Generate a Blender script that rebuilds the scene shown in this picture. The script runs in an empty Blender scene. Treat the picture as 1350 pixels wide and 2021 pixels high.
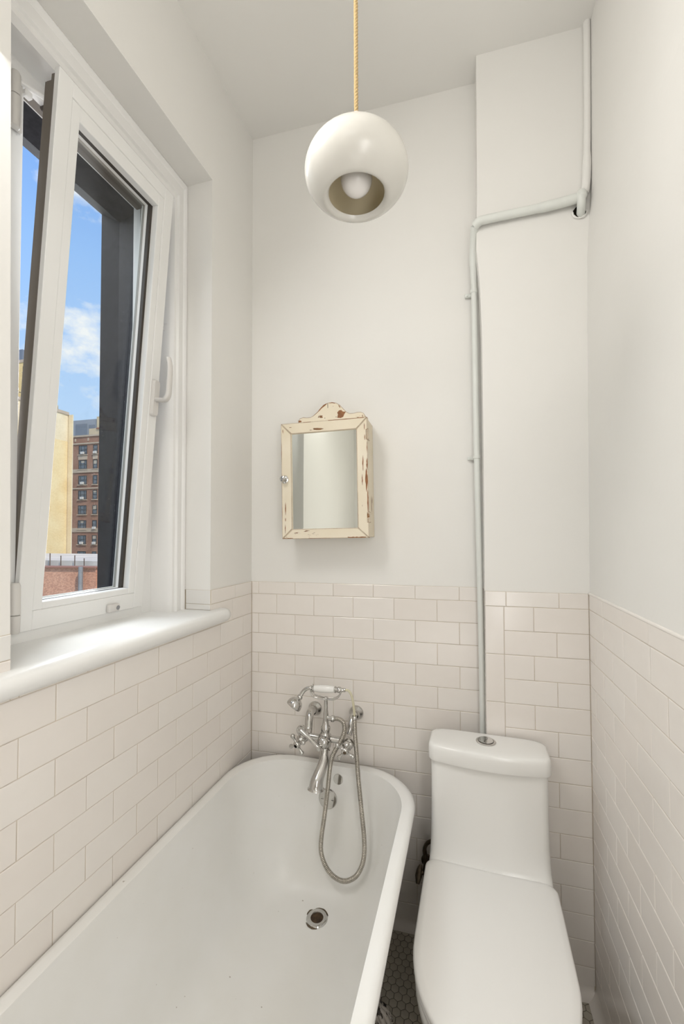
import bpy, bmesh, math, random
from mathutils import Vector, Matrix, noise
random.seed(7)
S = bpy.context.scene
COL = S.collection
PI = math.pi
R = math.radians

# ------------------------------------------------------------------ camera
cam_d = bpy.data.cameras.new('camera')
cam = bpy.data.objects.new('camera', cam_d)
COL.objects.link(cam)
cam_d.sensor_fit = 'VERTICAL'
cam_d.sensor_height = 36.0
cam_d.lens = 835.11 * 36.0 / 2021.0
cam_d.shift_x = 0.0
cam_d.shift_y = 22.3 / 2021.0
cam_d.clip_start = 0.02
cam_d.clip_end = 1000
cam.matrix_world = (Matrix.Translation((0.746, -1.559, 1.402)) @ Matrix.Rotation(R(14.4276), 4, 'Z')
                    @ Matrix.Rotation(R(90 + 1.4956), 4, 'X') @ Matrix.Rotation(R(-0.1486), 4, 'Z'))
S.camera = cam

# ------------------------------------------------------------------ sky
W = bpy.data.worlds.new('sky')
S.world = W
W.use_nodes = True
nt = W.node_tree
nt.nodes.clear()
def wn(t, **k):
    n = nt.nodes.new(t)
    for a, b in k.items(): setattr(n, a, b)
    return n
tc = wn('ShaderNodeTexCoord')
sep = wn('ShaderNodeSeparateXYZ')
nt.links.new(tc.outputs['Generated'], sep.inputs[0])
ramp = wn('ShaderNodeValToRGB')
cr = ramp.color_ramp
cr.elements[0].position = 0.0; cr.elements[0].color = (0.60, 0.76, 0.88, 1)
cr.elements[1].position = 0.75; cr.elements[1].color = (0.12, 0.30, 0.80, 1)
e = cr.elements.new(0.25); e.color = (0.47, 0.67, 0.95, 1)
e = cr.elements.new(0.5); e.color = (0.31, 0.54, 0.94, 1)
nt.links.new(sep.outputs['Z'], ramp.inputs[0])
mp = wn('ShaderNodeMapping'); mp.inputs['Scale'].default_value = (1.0, 1.0, 1.7)
mp.inputs['Location'].default_value = (0.37, 0.1, 0.25)
nt.links.new(tc.outputs['Generated'], mp.inputs[0])
ns = wn('ShaderNodeTexNoise'); ns.inputs['Scale'].default_value = 5.5; ns.inputs['Detail'].default_value = 9
ns.inputs['Roughness'].default_value = 0.58
nt.links.new(mp.outputs[0], ns.inputs['Vector'])
cl = wn('ShaderNodeValToRGB')
cl.color_ramp.elements[0].position = 0.50; cl.color_ramp.elements[0].color = (0, 0, 0, 1)
cl.color_ramp.elements[1].position = 0.62; cl.color_ramp.elements[1].color = (1, 1, 1, 1)
nt.links.new(ns.outputs['Fac'], cl.inputs[0])
mx = wn('ShaderNodeMixRGB'); mx.inputs['Color2'].default_value = (0.90, 0.92, 0.94, 1)
nt.links.new(cl.outputs[0], mx.inputs['Fac'])
nt.links.new(ramp.outputs[0], mx.inputs['Color1'])
bg = wn('ShaderNodeBackground'); bg.inputs['Strength'].default_value = 1.0
nt.links.new(mx.outputs[0], bg.inputs['Color'])
wo = wn('ShaderNodeOutputWorld')
nt.links.new(bg.outputs[0], wo.inputs['Surface'])

# ------------------------------------------------------------------ lights
def aim(o, tgt):
    d = Vector(tgt) - o.location
    o.rotation_euler = d.to_track_quat('-Z', 'Y').to_euler()
def area(name, loc, tgt, sx, sy, power, col=(1, 1, 1)):
    l = bpy.data.lights.new(name, 'AREA')
    l.shape = 'RECTANGLE'; l.size = sx; l.size_y = sy; l.energy = power; l.color = col
    o = bpy.data.objects.new(name, l); COL.objects.link(o)
    o.location = loc; aim(o, tgt)
    return o
sun = bpy.data.lights.new('sun', 'SUN'); sun.energy = 3.2; sun.angle = R(0.6); sun.color = (1.0, 0.93, 0.82)
suno = bpy.data.objects.new('sun', sun); COL.objects.link(suno)
suno.location = (30, -20, 60); aim(suno, (0, -2, 18))
area('added_daylight_over_street', (-1.45, -0.35, 3.40), (-0.1, -0.64, 1.85), 1.6, 1.3, 78, (0.95, 0.98, 1.0))  # unseen area lamp added outside, strengthens the daylight through the window
area('wall_lamp_left_behind_camera', (0.02, -1.17, 2.42), (1.15, -1.14, 1.55), 0.4, 0.6, 11.0, (1.0, 0.985, 0.96))  # added fill by the left wall, out of view, brightens the right wall
area('wall_lamp_right_behind_camera', (1.09, -1.62, 1.3), (0.0, -1.0, 1.15), 0.4, 1.1, 8.3, (1.0, 0.985, 0.965))  # added fill out of view at right, lifts the left tiles and tub
area('floor_lamp_behind_camera', (0.75, -1.75, 0.6), (0.3, -0.9, 2.6), 0.6, 0.5, 1.5, (1.0, 0.985, 0.96))  # weak upward fill, added for undersides and ceiling
area('lamp_bounced_off_ceiling', (0.60, -2.0, 2.30), (0.60, -1.7, 3.03), 0.5, 0.5, 4.5, (1.0, 0.985, 0.96))  # added fill aimed up, brightens the room by ceiling bounce
area('added_fill_along_street', (-1.33, 0.86, 1.9), (-0.1, -0.95, 1.7), 0.5, 1.5, 40, (0.95, 0.98, 1.0))  # added lamp hidden past the far jamb, lights the near jamb for the mirror

S.view_settings.view_transform = 'Standard'
S.view_settings.look = 'None'
S.view_settings.gamma = 1
S.view_settings.use_curve_mapping = False
S.view_settings.exposure = 0.10

# ------------------------------------------------------------------ materials
def srgb(r, g, b):
    f = lambda c: (c / 255 / 12.92) if c / 255 <= 0.04045 else ((c / 255 + 0.055) / 1.055) ** 2.4
    return (f(r), f(g), f(b), 1)
class Mat:
    def __init__(s, name, col, rough=0.5, metal=0.0, spec=0.5, coat=0.0):
        m = s.m = bpy.data.materials.new(name); m.use_nodes = True
        s.nt = m.node_tree; s.b = s.nt.nodes['Principled BSDF']
        s.col = col
        s.b.inputs['Base Color'].default_value = col
        s.b.inputs['Roughness'].default_value = rough
        s.b.inputs['Metallic'].default_value = metal
        s.b.inputs['Specular IOR Level'].default_value = spec
        s.b.inputs['Coat Weight'].default_value = coat
    def n(s, t, **k):
        n = s.nt.nodes.new(t)
        for a, b in k.items():
            if a in n.inputs.keys(): n.inputs[a].default_value = b
            else: setattr(n, a, b)
        return n
    def l(s, a, b): s.nt.links.new(a, b)
    def coords(s, scale=(1, 1, 1), kind='Object'):
        t = s.n('ShaderNodeTexCoord'); m = s.n('ShaderNodeMapping'); m.inputs['Scale'].default_value = scale
        s.l(t.outputs[kind], m.inputs[0]); return m.outputs[0]
    def noise(s, scale, detail=3, rough=0.5, stretch=(1, 1, 1)):
        t = s.n('ShaderNodeTexNoise'); t.inputs['Scale'].default_value = scale
        t.inputs['Detail'].default_value = detail; t.inputs['Roughness'].default_value = rough
        s.l(s.coords(stretch), t.inputs['Vector']); return t.outputs['Fac']
    def ramp(s, fac, a, b, ca=(0, 0, 0, 1), cb=(1, 1, 1, 1)):
        r = s.n('ShaderNodeValToRGB'); r.color_ramp.elements[0].position = a; r.color_ramp.elements[1].position = b
        r.color_ramp.elements[0].color = ca; r.color_ramp.elements[1].color = cb
        s.l(fac, r.inputs[0]); return r.outputs[0]
    def mix(s, fac, a, b, mode='MIX'):
        m = s.n('ShaderNodeMixRGB', blend_type=mode)
        for v, i in ((fac, 0), (a, 1), (b, 2)):
            if isinstance(v, (tuple, float, int)): m.inputs[i].default_value = v
            else: s.l(v, m.inputs[i])
        return m.outputs[0]
    def base(s, c): s.l(c, s.b.inputs['Base Color']); return s
    def bump(s, h, strength=0.2, dist=0.002):
        b = s.n('ShaderNodeBump'); b.inputs['Strength'].default_value = strength; b.inputs['Distance'].default_value = dist
        s.l(h, b.inputs['Height']); s.l(b.outputs[0], s.b.inputs['Normal']); return s
def simple(name, col, rough=0.5, metal=0.0, spec=0.5, var=0.0, vscale=6, bump=0.0, bscale=30, bdist=0.002, stretch=(1, 1, 1), coat=0.0):
    M = Mat(name, col, rough, metal, spec, coat)
    if var:
        f = M.noise(vscale, 4, 0.55, stretch)
        d = tuple(c * (1 - var) for c in col[:3]) + (1,)
        M.base(M.mix(M.ramp(f, 0.35, 0.65), d, col))
    if bump: M.bump(M.noise(bscale, 4, 0.55, stretch), bump, bdist)
    return M.m

PLASTER = simple('wall_plaster', (0.83, 0.815, 0.78, 1), 0.55, spec=0.3, var=0.02, vscale=2, bump=0.35, bscale=9, bdist=0.004)
CEIL = simple('ceiling_paint', (0.84, 0.825, 0.79, 1), 0.7, spec=0.2, var=0.015, vscale=2, bump=0.2, bscale=6, bdist=0.004)
TRIM = simple('window_trim_paint', (0.84, 0.83, 0.81, 1), 0.42, spec=0.4, var=0.015, vscale=8, bump=0.25, bscale=14, bdist=0.002, stretch=(1, 1, 0.3))
VINYL = simple('white_vinyl', (0.83, 0.825, 0.805, 1), 0.38, spec=0.45, var=0.012, vscale=5)
SILLM = simple('window_sill_paint', (0.83, 0.825, 0.805, 1), 0.35, spec=0.45, var=0.02, vscale=9, bump=0.25, bscale=12, bdist=0.003)
GROUT = simple('wall_grout', (0.66, 0.575, 0.46, 1), 0.85, spec=0.1, var=0.22, vscale=14)
GUTTER = simple('hardware_gutter', (0.17, 0.145, 0.12, 1), 0.5, spec=0.4)
GASKET = simple('window_gasket', (0.055, 0.045, 0.036, 1), 0.6)
SPACER = simple('glazing_spacer', (0.36, 0.34, 0.30, 1), 0.4, 0.3)
PANNING = simple('dark_exterior_metal', (0.038, 0.037, 0.043, 1), 0.8, spec=0.15, var=0.35, vscale=60)
HANDLE = simple('handle_enamel', (0.66, 0.635, 0.605, 1), 0.35, spec=0.5)
HINGE = simple('hinge_cover', (0.66, 0.635, 0.60, 1), 0.38, spec=0.5)
CHROME = simple('chrome', (0.60, 0.59, 0.57, 1), 0.10, 1.0, var=0.12, vscale=40)
HOSEM = simple('metal_hose', (0.50, 0.47, 0.42, 1), 0.28, 1.0, var=0.2, vscale=30)
TARNISH = simple('tarnished_brass', (0.20, 0.155, 0.11, 1), 0.45, 0.9, var=0.4, vscale=60)
PORC = simple('handle_porcelain', (0.84, 0.83, 0.80, 1), 0.12, spec=0.6, coat=0.3)
ENAMEL = None
TOILET = simple('toilet_china', (0.83, 0.82, 0.79, 1), 0.22, spec=0.55, var=0.01, vscale=3, coat=0.15)
SEATM = simple('seat_plastic', (0.83, 0.815, 0.785, 1), 0.30, spec=0.5, var=0.01, vscale=3)
PIPEM = simple('pipe_paint', (0.76, 0.775, 0.735, 1), 0.45, spec=0.4, var=0.05, vscale=20, bump=0.4, bscale=60, bdist=0.0015, stretch=(1, 1, 0.25))
BLACK = simple('dark_void', (0.012, 0.010, 0.007, 1), 0.9, spec=0.0)
GLOBE = simple('globe_glaze', (0.67, 0.65, 0.60, 1), 0.24, spec=0.5, var=0.02, vscale=12)
GLOBEIN = simple('globe_inner_warm_light', (0.93, 0.83, 0.60, 1), 0.35, spec=0.4, var=0.05, vscale=15)  # warm light inside the globe is put into this base colour
BULB = simple('bulb_frosted_glass', (0.85, 0.82, 0.79, 1), 0.18, spec=0.6)
ROPE = simple('jute_rope', srgb(204, 178, 132), 0.85, spec=0.1, var=0.22, vscale=300)
TUBE = simple('yellowed_plastic_tube', (0.62, 0.58, 0.42, 1), 0.3, spec=0.5)
MIRROR = simple('mirror_silver', (0.83, 0.85, 0.81, 1), 0.02, 1.0)
HOLE = simple('drain_brown', (0.09, 0.055, 0.028, 1), 0.35, 0.6, var=0.6, vscale=80)

M = Mat('bathtub_enamel', (0.80, 0.79, 0.76, 1), 0.32, spec=0.45)
f1 = M.noise(5, 4); f2 = M.noise(95, 2, 0.5)
c = M.mix(M.ramp(f1, 0.35, 0.7), (0.84, 0.83, 0.795, 1), (0.875, 0.87, 0.85, 1))
c = M.mix(M.ramp(f2, 0.765, 0.80), c, (0.50, 0.46, 0.41, 1))
M.base(c); M.bump(f1, 0.1, 0.003); ENAMEL = M.m

# each tile picks its own tint from the object's random number
M = Mat('ceramic_tile', (0.76, 0.70, 0.64, 1), 0.20, spec=0.5, coat=0.1)
oi = M.n('ShaderNodeObjectInfo')
r = M.n('ShaderNodeValToRGB')
r.color_ramp.elements[0].color = (0.835, 0.785, 0.735, 1); r.color_ramp.elements[1].color = (0.855, 0.815, 0.77, 1)
r.color_ramp.elements[0].position = 0; r.color_ramp.elements[1].position = 1
M.l(oi.outputs['Random'], r.inputs[0])
f = M.noise(18, 3)
M.base(M.mix(M.ramp(f, 0.3, 0.75), M.mix(0.05, r.outputs[0], (0.5, 0.42, 0.34, 1)), r.outputs[0]))
M.bump(M.noise(22, 2), 0.12, 0.002); TILE = M.m
M = Mat('painted_tile', (0.79, 0.775, 0.745, 1), 0.4); M.bump(M.noise(30, 2), 0.15, 0.002); TILEW = M.m
M = Mat('floor_hexagon', (0.42, 0.385, 0.325, 1), 0.35, spec=0.4)
oi = M.n('ShaderNodeObjectInfo')
M.base(M.mix(M.ramp(M.noise(9, 4), 0.3, 0.7), (0.42, 0.375, 0.30, 1), (0.55, 0.51, 0.435, 1)))
HEX = M.m
FGROUT = simple('floor_grout', (0.19, 0.165, 0.13, 1), 0.9, var=0.4, vscale=25)

# worn cream paint over brown wood (bevel node finds the edges, noise breaks them up)
def chippy(name, stretch, amount):
    M = Mat(name, (0.7, 0.63, 0.48, 1), 0.55, spec=0.3)
    big = M.noise(26, 5, 0.62, stretch)
    patch = M.ramp(big, amount, amount + 0.012)
    bv = M.n('ShaderNodeBevel'); bv.samples = 6; bv.inputs['Radius'].default_value = 0.0045
    geo = M.n('ShaderNodeNewGeometry')
    dot = M.n('ShaderNodeVectorMath', operation='DOT_PRODUCT')
    M.l(bv.outputs[0], dot.inputs[0]); M.l(geo.outputs['Normal'], dot.inputs[1])
    inv = M.n('ShaderNodeMath', operation='SUBTRACT'); inv.inputs[0].default_value = 1.0
    M.l(dot.outputs['Value'], inv.inputs[1])
    mul = M.n('ShaderNodeMath', operation='MULTIPLY'); M.l(inv.outputs[0], mul.inputs[0])
    M.l(M.noise(38, 4, 0.6, stretch), mul.inputs[1])
    edge = M.ramp(mul.outputs[0], 0.018, 0.030)
    mk = M.n('ShaderNodeMath', operation='MAXIMUM'); M.l(patch, mk.inputs[0]); M.l(edge, mk.inputs[1])
    wood = M.mix(M.noise(60, 3, 0.5, stretch), (0.07, 0.035, 0.015, 1), (0.36, 0.17, 0.065, 1))
    paint = M.mix(M.ramp(M.noise(7, 4), 0.3, 0.7), srgb(226, 214, 190), srgb(236, 226, 206))
    M.base(M.mix(mk.outputs[0], paint, wood))
    M.bump(mk.outputs[0], -0.6, 0.001)
    return M.m
CHIP_V = chippy('chipped_cream_paint_upright', (1, 1, 0.22), 0.655)
CHIP_H = chippy('chipped_cream_paint_level', (0.22, 1, 1), 0.64)
CHIP_C = chippy('chipped_cream_paint_crest', (0.7, 1, 0.8), 0.62)

def brick(name, c1, c2, mortar, scale, stretch=(1, 1, 1), rough=0.85):
    M = Mat(name, c1, rough, spec=0.1)
    t = M.n('ShaderNodeTexBrick'); t.inputs['Color1'].default_value = c1; t.inputs['Color2'].default_value = c2
    t.inputs['Mortar'].default_value = mortar; t.inputs['Scale'].default_value = scale
    t.inputs['Mortar Size'].default_value = 0.012
    sx = M.n('ShaderNodeSeparateXYZ'); cx_ = M.n('ShaderNodeCombineXYZ'); ad = M.n('ShaderNodeMath', operation='ADD')
    M.l(M.coords(stretch), sx.inputs[0])
    M.l(sx.outputs[0], ad.inputs[0]); M.l(sx.outputs[1], ad.inputs[1])
    M.l(ad.outputs[0], cx_.inputs[0]); M.l(sx.outputs[2], cx_.inputs[1])
    M.l(cx_.outputs[0], t.inputs['Vector'])
    v = M.noise(0.35, 4)
    M.base(M.mix(0.25, t.outputs[0], M.ramp(v, 0.3, 0.7), 'SOFT_LIGHT'))
    return M.m
TANB = brick('tan_brick', srgb(238, 214, 166), srgb(230, 204, 156), srgb(216, 192, 148), 2.2)
PALEB = brick('pale_tan_brick', srgb(236, 218, 186), srgb(228, 210, 176), srgb(214, 198, 166), 2.2)
BROWNB = brick('brown_brick', srgb(164, 126, 108), srgb(146, 108, 92), srgb(176, 150, 132), 2.5)
REDB = brick('weathered_red_brick', srgb(214, 156, 128), srgb(176, 120, 98), srgb(226, 204, 182), 7.0)
YELB = brick('yellow_brick', srgb(238, 212, 156), srgb(230, 202, 146), srgb(216, 190, 142), 1.5)
STONE = simple('pale_stone', srgb(196, 178, 158), 0.9, var=0.15, vscale=1)
GREYC = simple('grey_cladding', srgb(150, 156, 166), 0.7, var=0.05, vscale=0.2)
GREYD = simple('dark_grey_cladding', srgb(118, 126, 138), 0.6)
CREAMW = simple('cream_render', srgb(206, 190, 160), 0.9, var=0.08, vscale=0.5)
TERRA = simple('terracotta_render', srgb(150, 105, 90), 0.9)
ROOFW = simple('pale_roof_membrane', srgb(214, 206, 198), 0.8, var=0.2, vscale=0.4)
LEAD = simple('galvanised_pipe', srgb(150, 150, 152), 0.5, 0.3, var=0.2, vscale=8)
DARKM = simple('rusty_metal', srgb(96, 78, 68), 0.8)
WFRAME = simple('dark_window_frame', srgb(52, 56, 60), 0.6)
WPANE = Mat('far_window_pane', srgb(92, 100, 110), 0.08, spec=0.8); WPANE = WPANE.m
BLIND = simple('window_blind', srgb(186, 176, 160), 0.7)
ACM = simple('air_conditioner_white', srgb(214, 210, 204), 0.6)
CITY = simple('city_ground', srgb(130, 122, 112), 0.95, var=0.3, vscale=0.05)

gm = bpy.data.materials.new('window_glass'); gm.use_nodes = True
t = gm.node_tree; t.nodes.clear()
tr = t.nodes.new('ShaderNodeBsdfTransparent'); tr.inputs[0].default_value = (0.96, 0.975, 0.97, 1)
gl = t.nodes.new('ShaderNodeBsdfGlossy'); gl.inputs['Roughness'].default_value = 0.02
lw = t.nodes.new('ShaderNodeLayerWeight'); lw.inputs['Blend'].default_value = 0.5
fp = t.nodes.new('ShaderNodeMath'); fp.operation = 'POWER'; fp.inputs[1].default_value = 5.0
t.links.new(lw.outputs['Facing'], fp.inputs[0])
fr = t.nodes.new('ShaderNodeMath'); fr.operation = 'MULTIPLY_ADD'; fr.inputs[1].default_value = 0.9; fr.inputs[2].default_value = 0.03
t.links.new(fp.outputs[0], fr.inputs[0])
m1 = t.nodes.new('ShaderNodeMixShader'); m2 = t.nodes.new('ShaderNodeMixShader')
df = t.nodes.new('ShaderNodeBsdfDiffuse'); df.inputs[0].default_value = (0.75, 0.75, 0.72, 1)
tcg = t.nodes.new('ShaderNodeTexCoord')
vo = t.nodes.new('ShaderNodeTexVoronoi'); vo.inputs['Scale'].default_value = 70
t.links.new(tcg.outputs['Object'], vo.inputs['Vector'])
lt = t.nodes.new('ShaderNodeMath'); lt.operation = 'LESS_THAN'; lt.inputs[1].default_value = 0.05
t.links.new(vo.outputs['Distance'], lt.inputs[0])
no = t.nodes.new('ShaderNodeTexNoise'); no.inputs['Scale'].default_value = 9
t.links.new(tcg.outputs['Object'], no.inputs['Vector'])
gt = t.nodes.new('ShaderNodeMath'); gt.operation = 'GREATER_THAN'; gt.inputs[1].default_value = 0.60
t.links.new(no.outputs['Fac'], gt.inputs[0])
mu = t.nodes.new('ShaderNodeMath'); mu.operation = 'MULTIPLY'
t.links.new(lt.outputs[0], mu.inputs[0]); t.links.new(gt.outputs[0], mu.inputs[1])
mu2 = t.nodes.new('ShaderNodeMath'); mu2.operation = 'MULTIPLY'; mu2.inputs[1].default_value = 0.5
t.links.new(mu.outputs[0], mu2.inputs[0])
ot = t.nodes.new('ShaderNodeOutputMaterial')
t.links.new(fr.outputs[0], m1.inputs[0]); t.links.new(tr.outputs[0], m1.inputs[1]); t.links.new(gl.outputs[0], m1.inputs[2])
t.links.new(mu2.outputs[0], m2.inputs[0]); t.links.new(m1.outputs[0], m2.inputs[1]); t.links.new(df.outputs[0], m2.inputs[2])
t.links.new(m2.outputs[0], ot.inputs[0])
GLASS = gm

# ------------------------------------------------------------------ mesh helpers
def box(bm, lo, hi, bev=0.0, seg=2, mi=0):
    lo = Vector(lo); hi = Vector(hi)
    vs = [bm.verts.new((x, y, z)) for z in (lo.z, hi.z) for y in (lo.y, hi.y) for x in (lo.x, hi.x)]
    fs = []
    for q in ((0, 2, 3, 1), (4, 5, 7, 6), (0, 1, 5, 4), (2, 6, 7, 3), (0, 4, 6, 2), (1, 3, 7, 5)):
        f = bm.faces.new([vs[i] for i in q]); f.material_index = mi; fs.append(f)
    if bev > 0:
        ed = list({e for f in fs for e in f.edges})
        rr = bmesh.ops.bevel(bm, geom=ed, offset=bev, segments=seg, affect='EDGES', profile=0.5)
        for f in rr['faces']: f.material_index = mi
def loft(bm, rings, cap0=True, cap1=True, closed=True, mi=0):
    R_ = [[bm.verts.new(p) for p in ring] for ring in rings]
    n = len(R_[0])
    for a, b in zip(R_, R_[1:]):
        for i in range(n if closed else n - 1):
            j = (i + 1) % n
            f = bm.faces.new((a[i], a[j], b[j], b[i])); f.material_index = mi
    if cap0: f = bm.faces.new(list(reversed(R_[0]))); f.material_index = mi
    if cap1: f = bm.faces.new(R_[-1]); f.material_index = mi
    return R_
def lathe(bm, prof, seg=24, M=None, mi=0):
    M = M or Matrix.Identity(4)
    prev = None
    for (r_, z) in prof:
        if r_ < 1e-6: ring = [bm.verts.new(M @ Vector((0, 0, z)))]
        else: ring = [bm.verts.new(M @ Vector((r_ * math.cos(2 * PI * i / seg), r_ * math.sin(2 * PI * i / seg), z))) for i in range(seg)]
        if prev is not None:
            for i in range(seg):
                j = (i + 1) % seg
                if len(prev) == 1 and len(ring) == 1: break
                if len(prev) == 1: f = bm.faces.new((prev[0], ring[i], ring[j]))
                elif len(ring) == 1: f = bm.faces.new((prev[i], ring[0], prev[j]))
                else: f = bm.faces.new((prev[i], ring[i], ring[j], prev[j]))
                f.material_index = mi
        prev = ring
def spline(pts, n=8):
    P = [Vector(p) for p in pts]; out = []
    for i in range(len(P) - 1):
        p0 = P[max(i - 1, 0)]; p1 = P[i]; p2 = P[i + 1]; p3 = P[min(i + 2, len(P) - 1)]
        for k in range(n):
            t_ = k / n
            out.append(0.5 * ((2 * p1) + (-p0 + p2) * t_ + (2 * p0 - 5 * p1 + 4 * p2 - p3) * t_ ** 2 + (-p0 + 3 * p1 - 3 * p2 + p3) * t_ ** 3))
    out.append(P[-1]); return out
def tube(bm, pts, r_, seg=10, cap=True, mi=0, flat=None):
    P = [Vector(p) for p in pts]; n = len(P)
    rr = r_ if callable(r_) else (lambda k: r_[k] if isinstance(r_, (list, tuple)) else r_)
    up = None; rings = []
    for k in range(n):
        t_ = (P[min(k + 1, n - 1)] - P[max(k - 1, 0)]).normalized()
        if up is None:
            up = Vector((0, 0, 1)) if abs(t_.z) < 0.9 else Vector((0, 1, 0))
        up = (up - t_ * up.dot(t_)).normalized(); sd = t_.cross(up)
        q = rr(k); fl = flat if flat else 1.0
        rings.append([P[k] + (up * math.sin(2 * PI * i / seg) * fl + sd * math.cos(2 * PI * i / seg)) * q for i in range(seg)])
    loft(bm, rings, cap, cap, True, mi)
def Mto(p, d):
    d = Vector(d).normalized()
    return Matrix.Translation(p) @ d.to_track_quat('Z', 'Y').to_matrix().to_4x4()
def rrect(x0, x1, y0, y1, r_, n=8):
    r_ = min(r_, (x1 - x0) / 2 - 1e-5, (y1 - y0) / 2 - 1e-5); out = []
    for cx_, cy_, a0 in ((x1 - r_, y1 - r_, 0), (x0 + r_, y1 - r_, PI / 2), (x0 + r_, y0 + r_, PI), (x1 - r_, y0 + r_, 1.5 * PI)):
        for k in range(n + 1):
            a = a0 + PI / 2 * k / n
            out.append((cx_ + r_ * math.cos(a), cy_ + r_ * math.sin(a)))
    return out

def obj(name, bm, mats, parent=None, frame=None, smooth=35, label=None):
    """bm is authored in `frame`; the object sits at its parent's origin"""
    if frame is not None: bm.transform(frame)
    if parent is not None: bm.transform(WM[parent.name].inverted())
    bmesh.ops.recalc_face_normals(bm, faces=bm.faces[:])
    me = bpy.data.meshes.new(name); bm.to_mesh(me); bm.free()
    for m in (mats if isinstance(mats, (list, tuple)) else [mats]): me.materials.append(m)
    if smooth:
        me.polygons.foreach_set('use_smooth', [True] * len(me.polygons))
        me.set_sharp_from_angle(angle=R(smooth))
    o = bpy.data.objects.new(name, me); COL.objects.link(o)
    if parent is not None: o.parent = parent
    WM[o.name] = WM[parent.name].copy() if parent is not None else Matrix.Identity(4)
    if label: o['label'] = label
    return o
WM = {}
def thing(name, label, cat, M_=None, kind=None):
    o = bpy.data.objects.new(name, None); COL.objects.link(o)
    o.empty_display_size = 0.1
    M_ = M_ or Matrix.Identity(4)
    o.matrix_world = M_; WM[o.name] = M_.copy()
    if label: o['label'] = label
    if cat: o['category'] = cat
    if kind: o['kind'] = kind
    return o
def struct(o, label, cat=None):
    o['kind'] = 'structure'
    if label: o['label'] = label
    o['category'] = cat or o.name.split('_')[0].split('.')[0]
    return o
def T(x, y, z): return Matrix.Translation((x, y, z))
B = bmesh.new

# ------------------------------------------------------------------ room frame
LA = R(2.0872)      # the left wall diverges a little from the camera's depth axis
RA = R(-1.6309)
FL = T(-0.0293, 0, 0) @ Matrix.Rotation(-(PI / 2 + LA), 4, 'Z')     # local x = s (towards viewer), y = n (into room)
# right wall: local x = distance towards the viewer, y = into the wall
RX, CD = 1.159, 0.0909
FR = T(RX, -CD, 0) @ Matrix.Rotation(-(PI / 2 - RA), 4, 'Z')
ZC, PV, PH, CAPZ, CEILZ = 1.1664, 0.0775, 0.1545, 1.2145, 3.032
WIN0, WIN1, WINZ0, WINZ1 = 0.282, 0.940, 1.10, 2.63

# --- tiles
tile_cache = {}
def tile_mesh(w, h, sgn, mat, cove=False):
    key = (round(w, 4), round(h, 4), sgn, mat.name, cove)
    if key in tile_cache: return tile_cache[key]
    bm = B(); b_ = 0.0016; d = 0.006
    fx, fz = w / 2, h / 2
    y0, y1, y2 = 0.0, 0.0009 * sgn, d * sgn
    def ring(x, z, y): return [bm.verts.new((a * x, y, c_ * z)) for a, c_ in ((-1, -1), (1, -1), (1, 1), (-1, 1))]
    bb = min(b_, fx * 0.4, fz * 0.4)
    r0 = ring(fx - bb, fz - bb, y0); r1 = ring(fx, fz, y1); r2 = ring(fx, fz, y2)
    bm.faces.new(r0)
    for a, c_ in ((r0, r1), (r1, r2)):
        for i in range(4): bm.faces.new((a[i], a[(i + 1) % 4], c_[(i + 1) % 4], c_[i]))
    bmesh.ops.recalc_face_normals(bm, faces=bm.faces[:])
    me = bpy.data.meshes.new('tile'); bm.to_mesh(me); bm.free(); me.materials.append(mat)
    tile_cache[key] = me
    return me
def put_tile(parent, x0, x1, z0, z1, sgn, mat=None, y=0.0, rz=0.0, name='tile'):
    j = 0.00075
    if x1 - x0 < 0.004 or z1 - z0 < 0.004: return
    me = tile_mesh(x1 - x0 - 2 * j, z1 - z0 - 2 * j, sgn, mat or TILE)
    o = bpy.data.objects.new(name, me); COL.objects.link(o)
    o.parent = parent
    o.location = ((x0 + x1) / 2, y + random.uniform(-0.0002, 0.0002), (z0 + z1) / 2)
    o.rotation_euler = (random.gauss(0, 0.0022), 0, rz + random.gauss(0, 0.0018))
    return o
def rows(parent, xa, xb, off, sgn, clip=None, cap=True, capoff=0.0, k0=0, k1=15, y=0.0):
    for k in range(k0, k1):
        z1 = ZC - k * PV; z0 = max(z1 - PV, 0.028 if k == 14 else 0)
        o_ = off[k % 2]
        js = sorted({xa, xb} | {o_ + m * PH for m in range(-12, 30) if xa + 0.006 < o_ + m * PH < xb - 0.006})
        for a, b_ in zip(js, js[1:]):
            if clip: clip(parent, a, b_, z0, z1, sgn, k)
            else: put_tile(parent, a, b_, z0, z1, sgn, y=y)
    if cap:
        js = sorted({xa, xb} | {capoff + m * PH for m in range(-12, 30) if xa + 0.006 < capoff + m * PH < xb - 0.006})
        for a, b_ in zip(js, js[1:]):
            if clip: clip(parent, a, b_, ZC, CAPZ, sgn, -1)
            else: put_tile(parent, a, b_, ZC, CAPZ, sgn, y=y)

# --- back wall
bm = B()
box(bm, (-0.35, 0.003, CAPZ), (0.95, 0.12, CEILZ + 0.1), mi=0)
box(bm, (-0.35, 0.0014, -0.1), (0.95, 0.12, CAPZ), mi=1)
wb = struct(obj('wall_back', bm, [PLASTER, GROUT], smooth=0), 'white plaster wall with cream tiled lower half behind the bathtub', 'wall')
rows(wb, -0.029, 0.853, (PH / 2, 0.0), 1, capoff=0.0)

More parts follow.
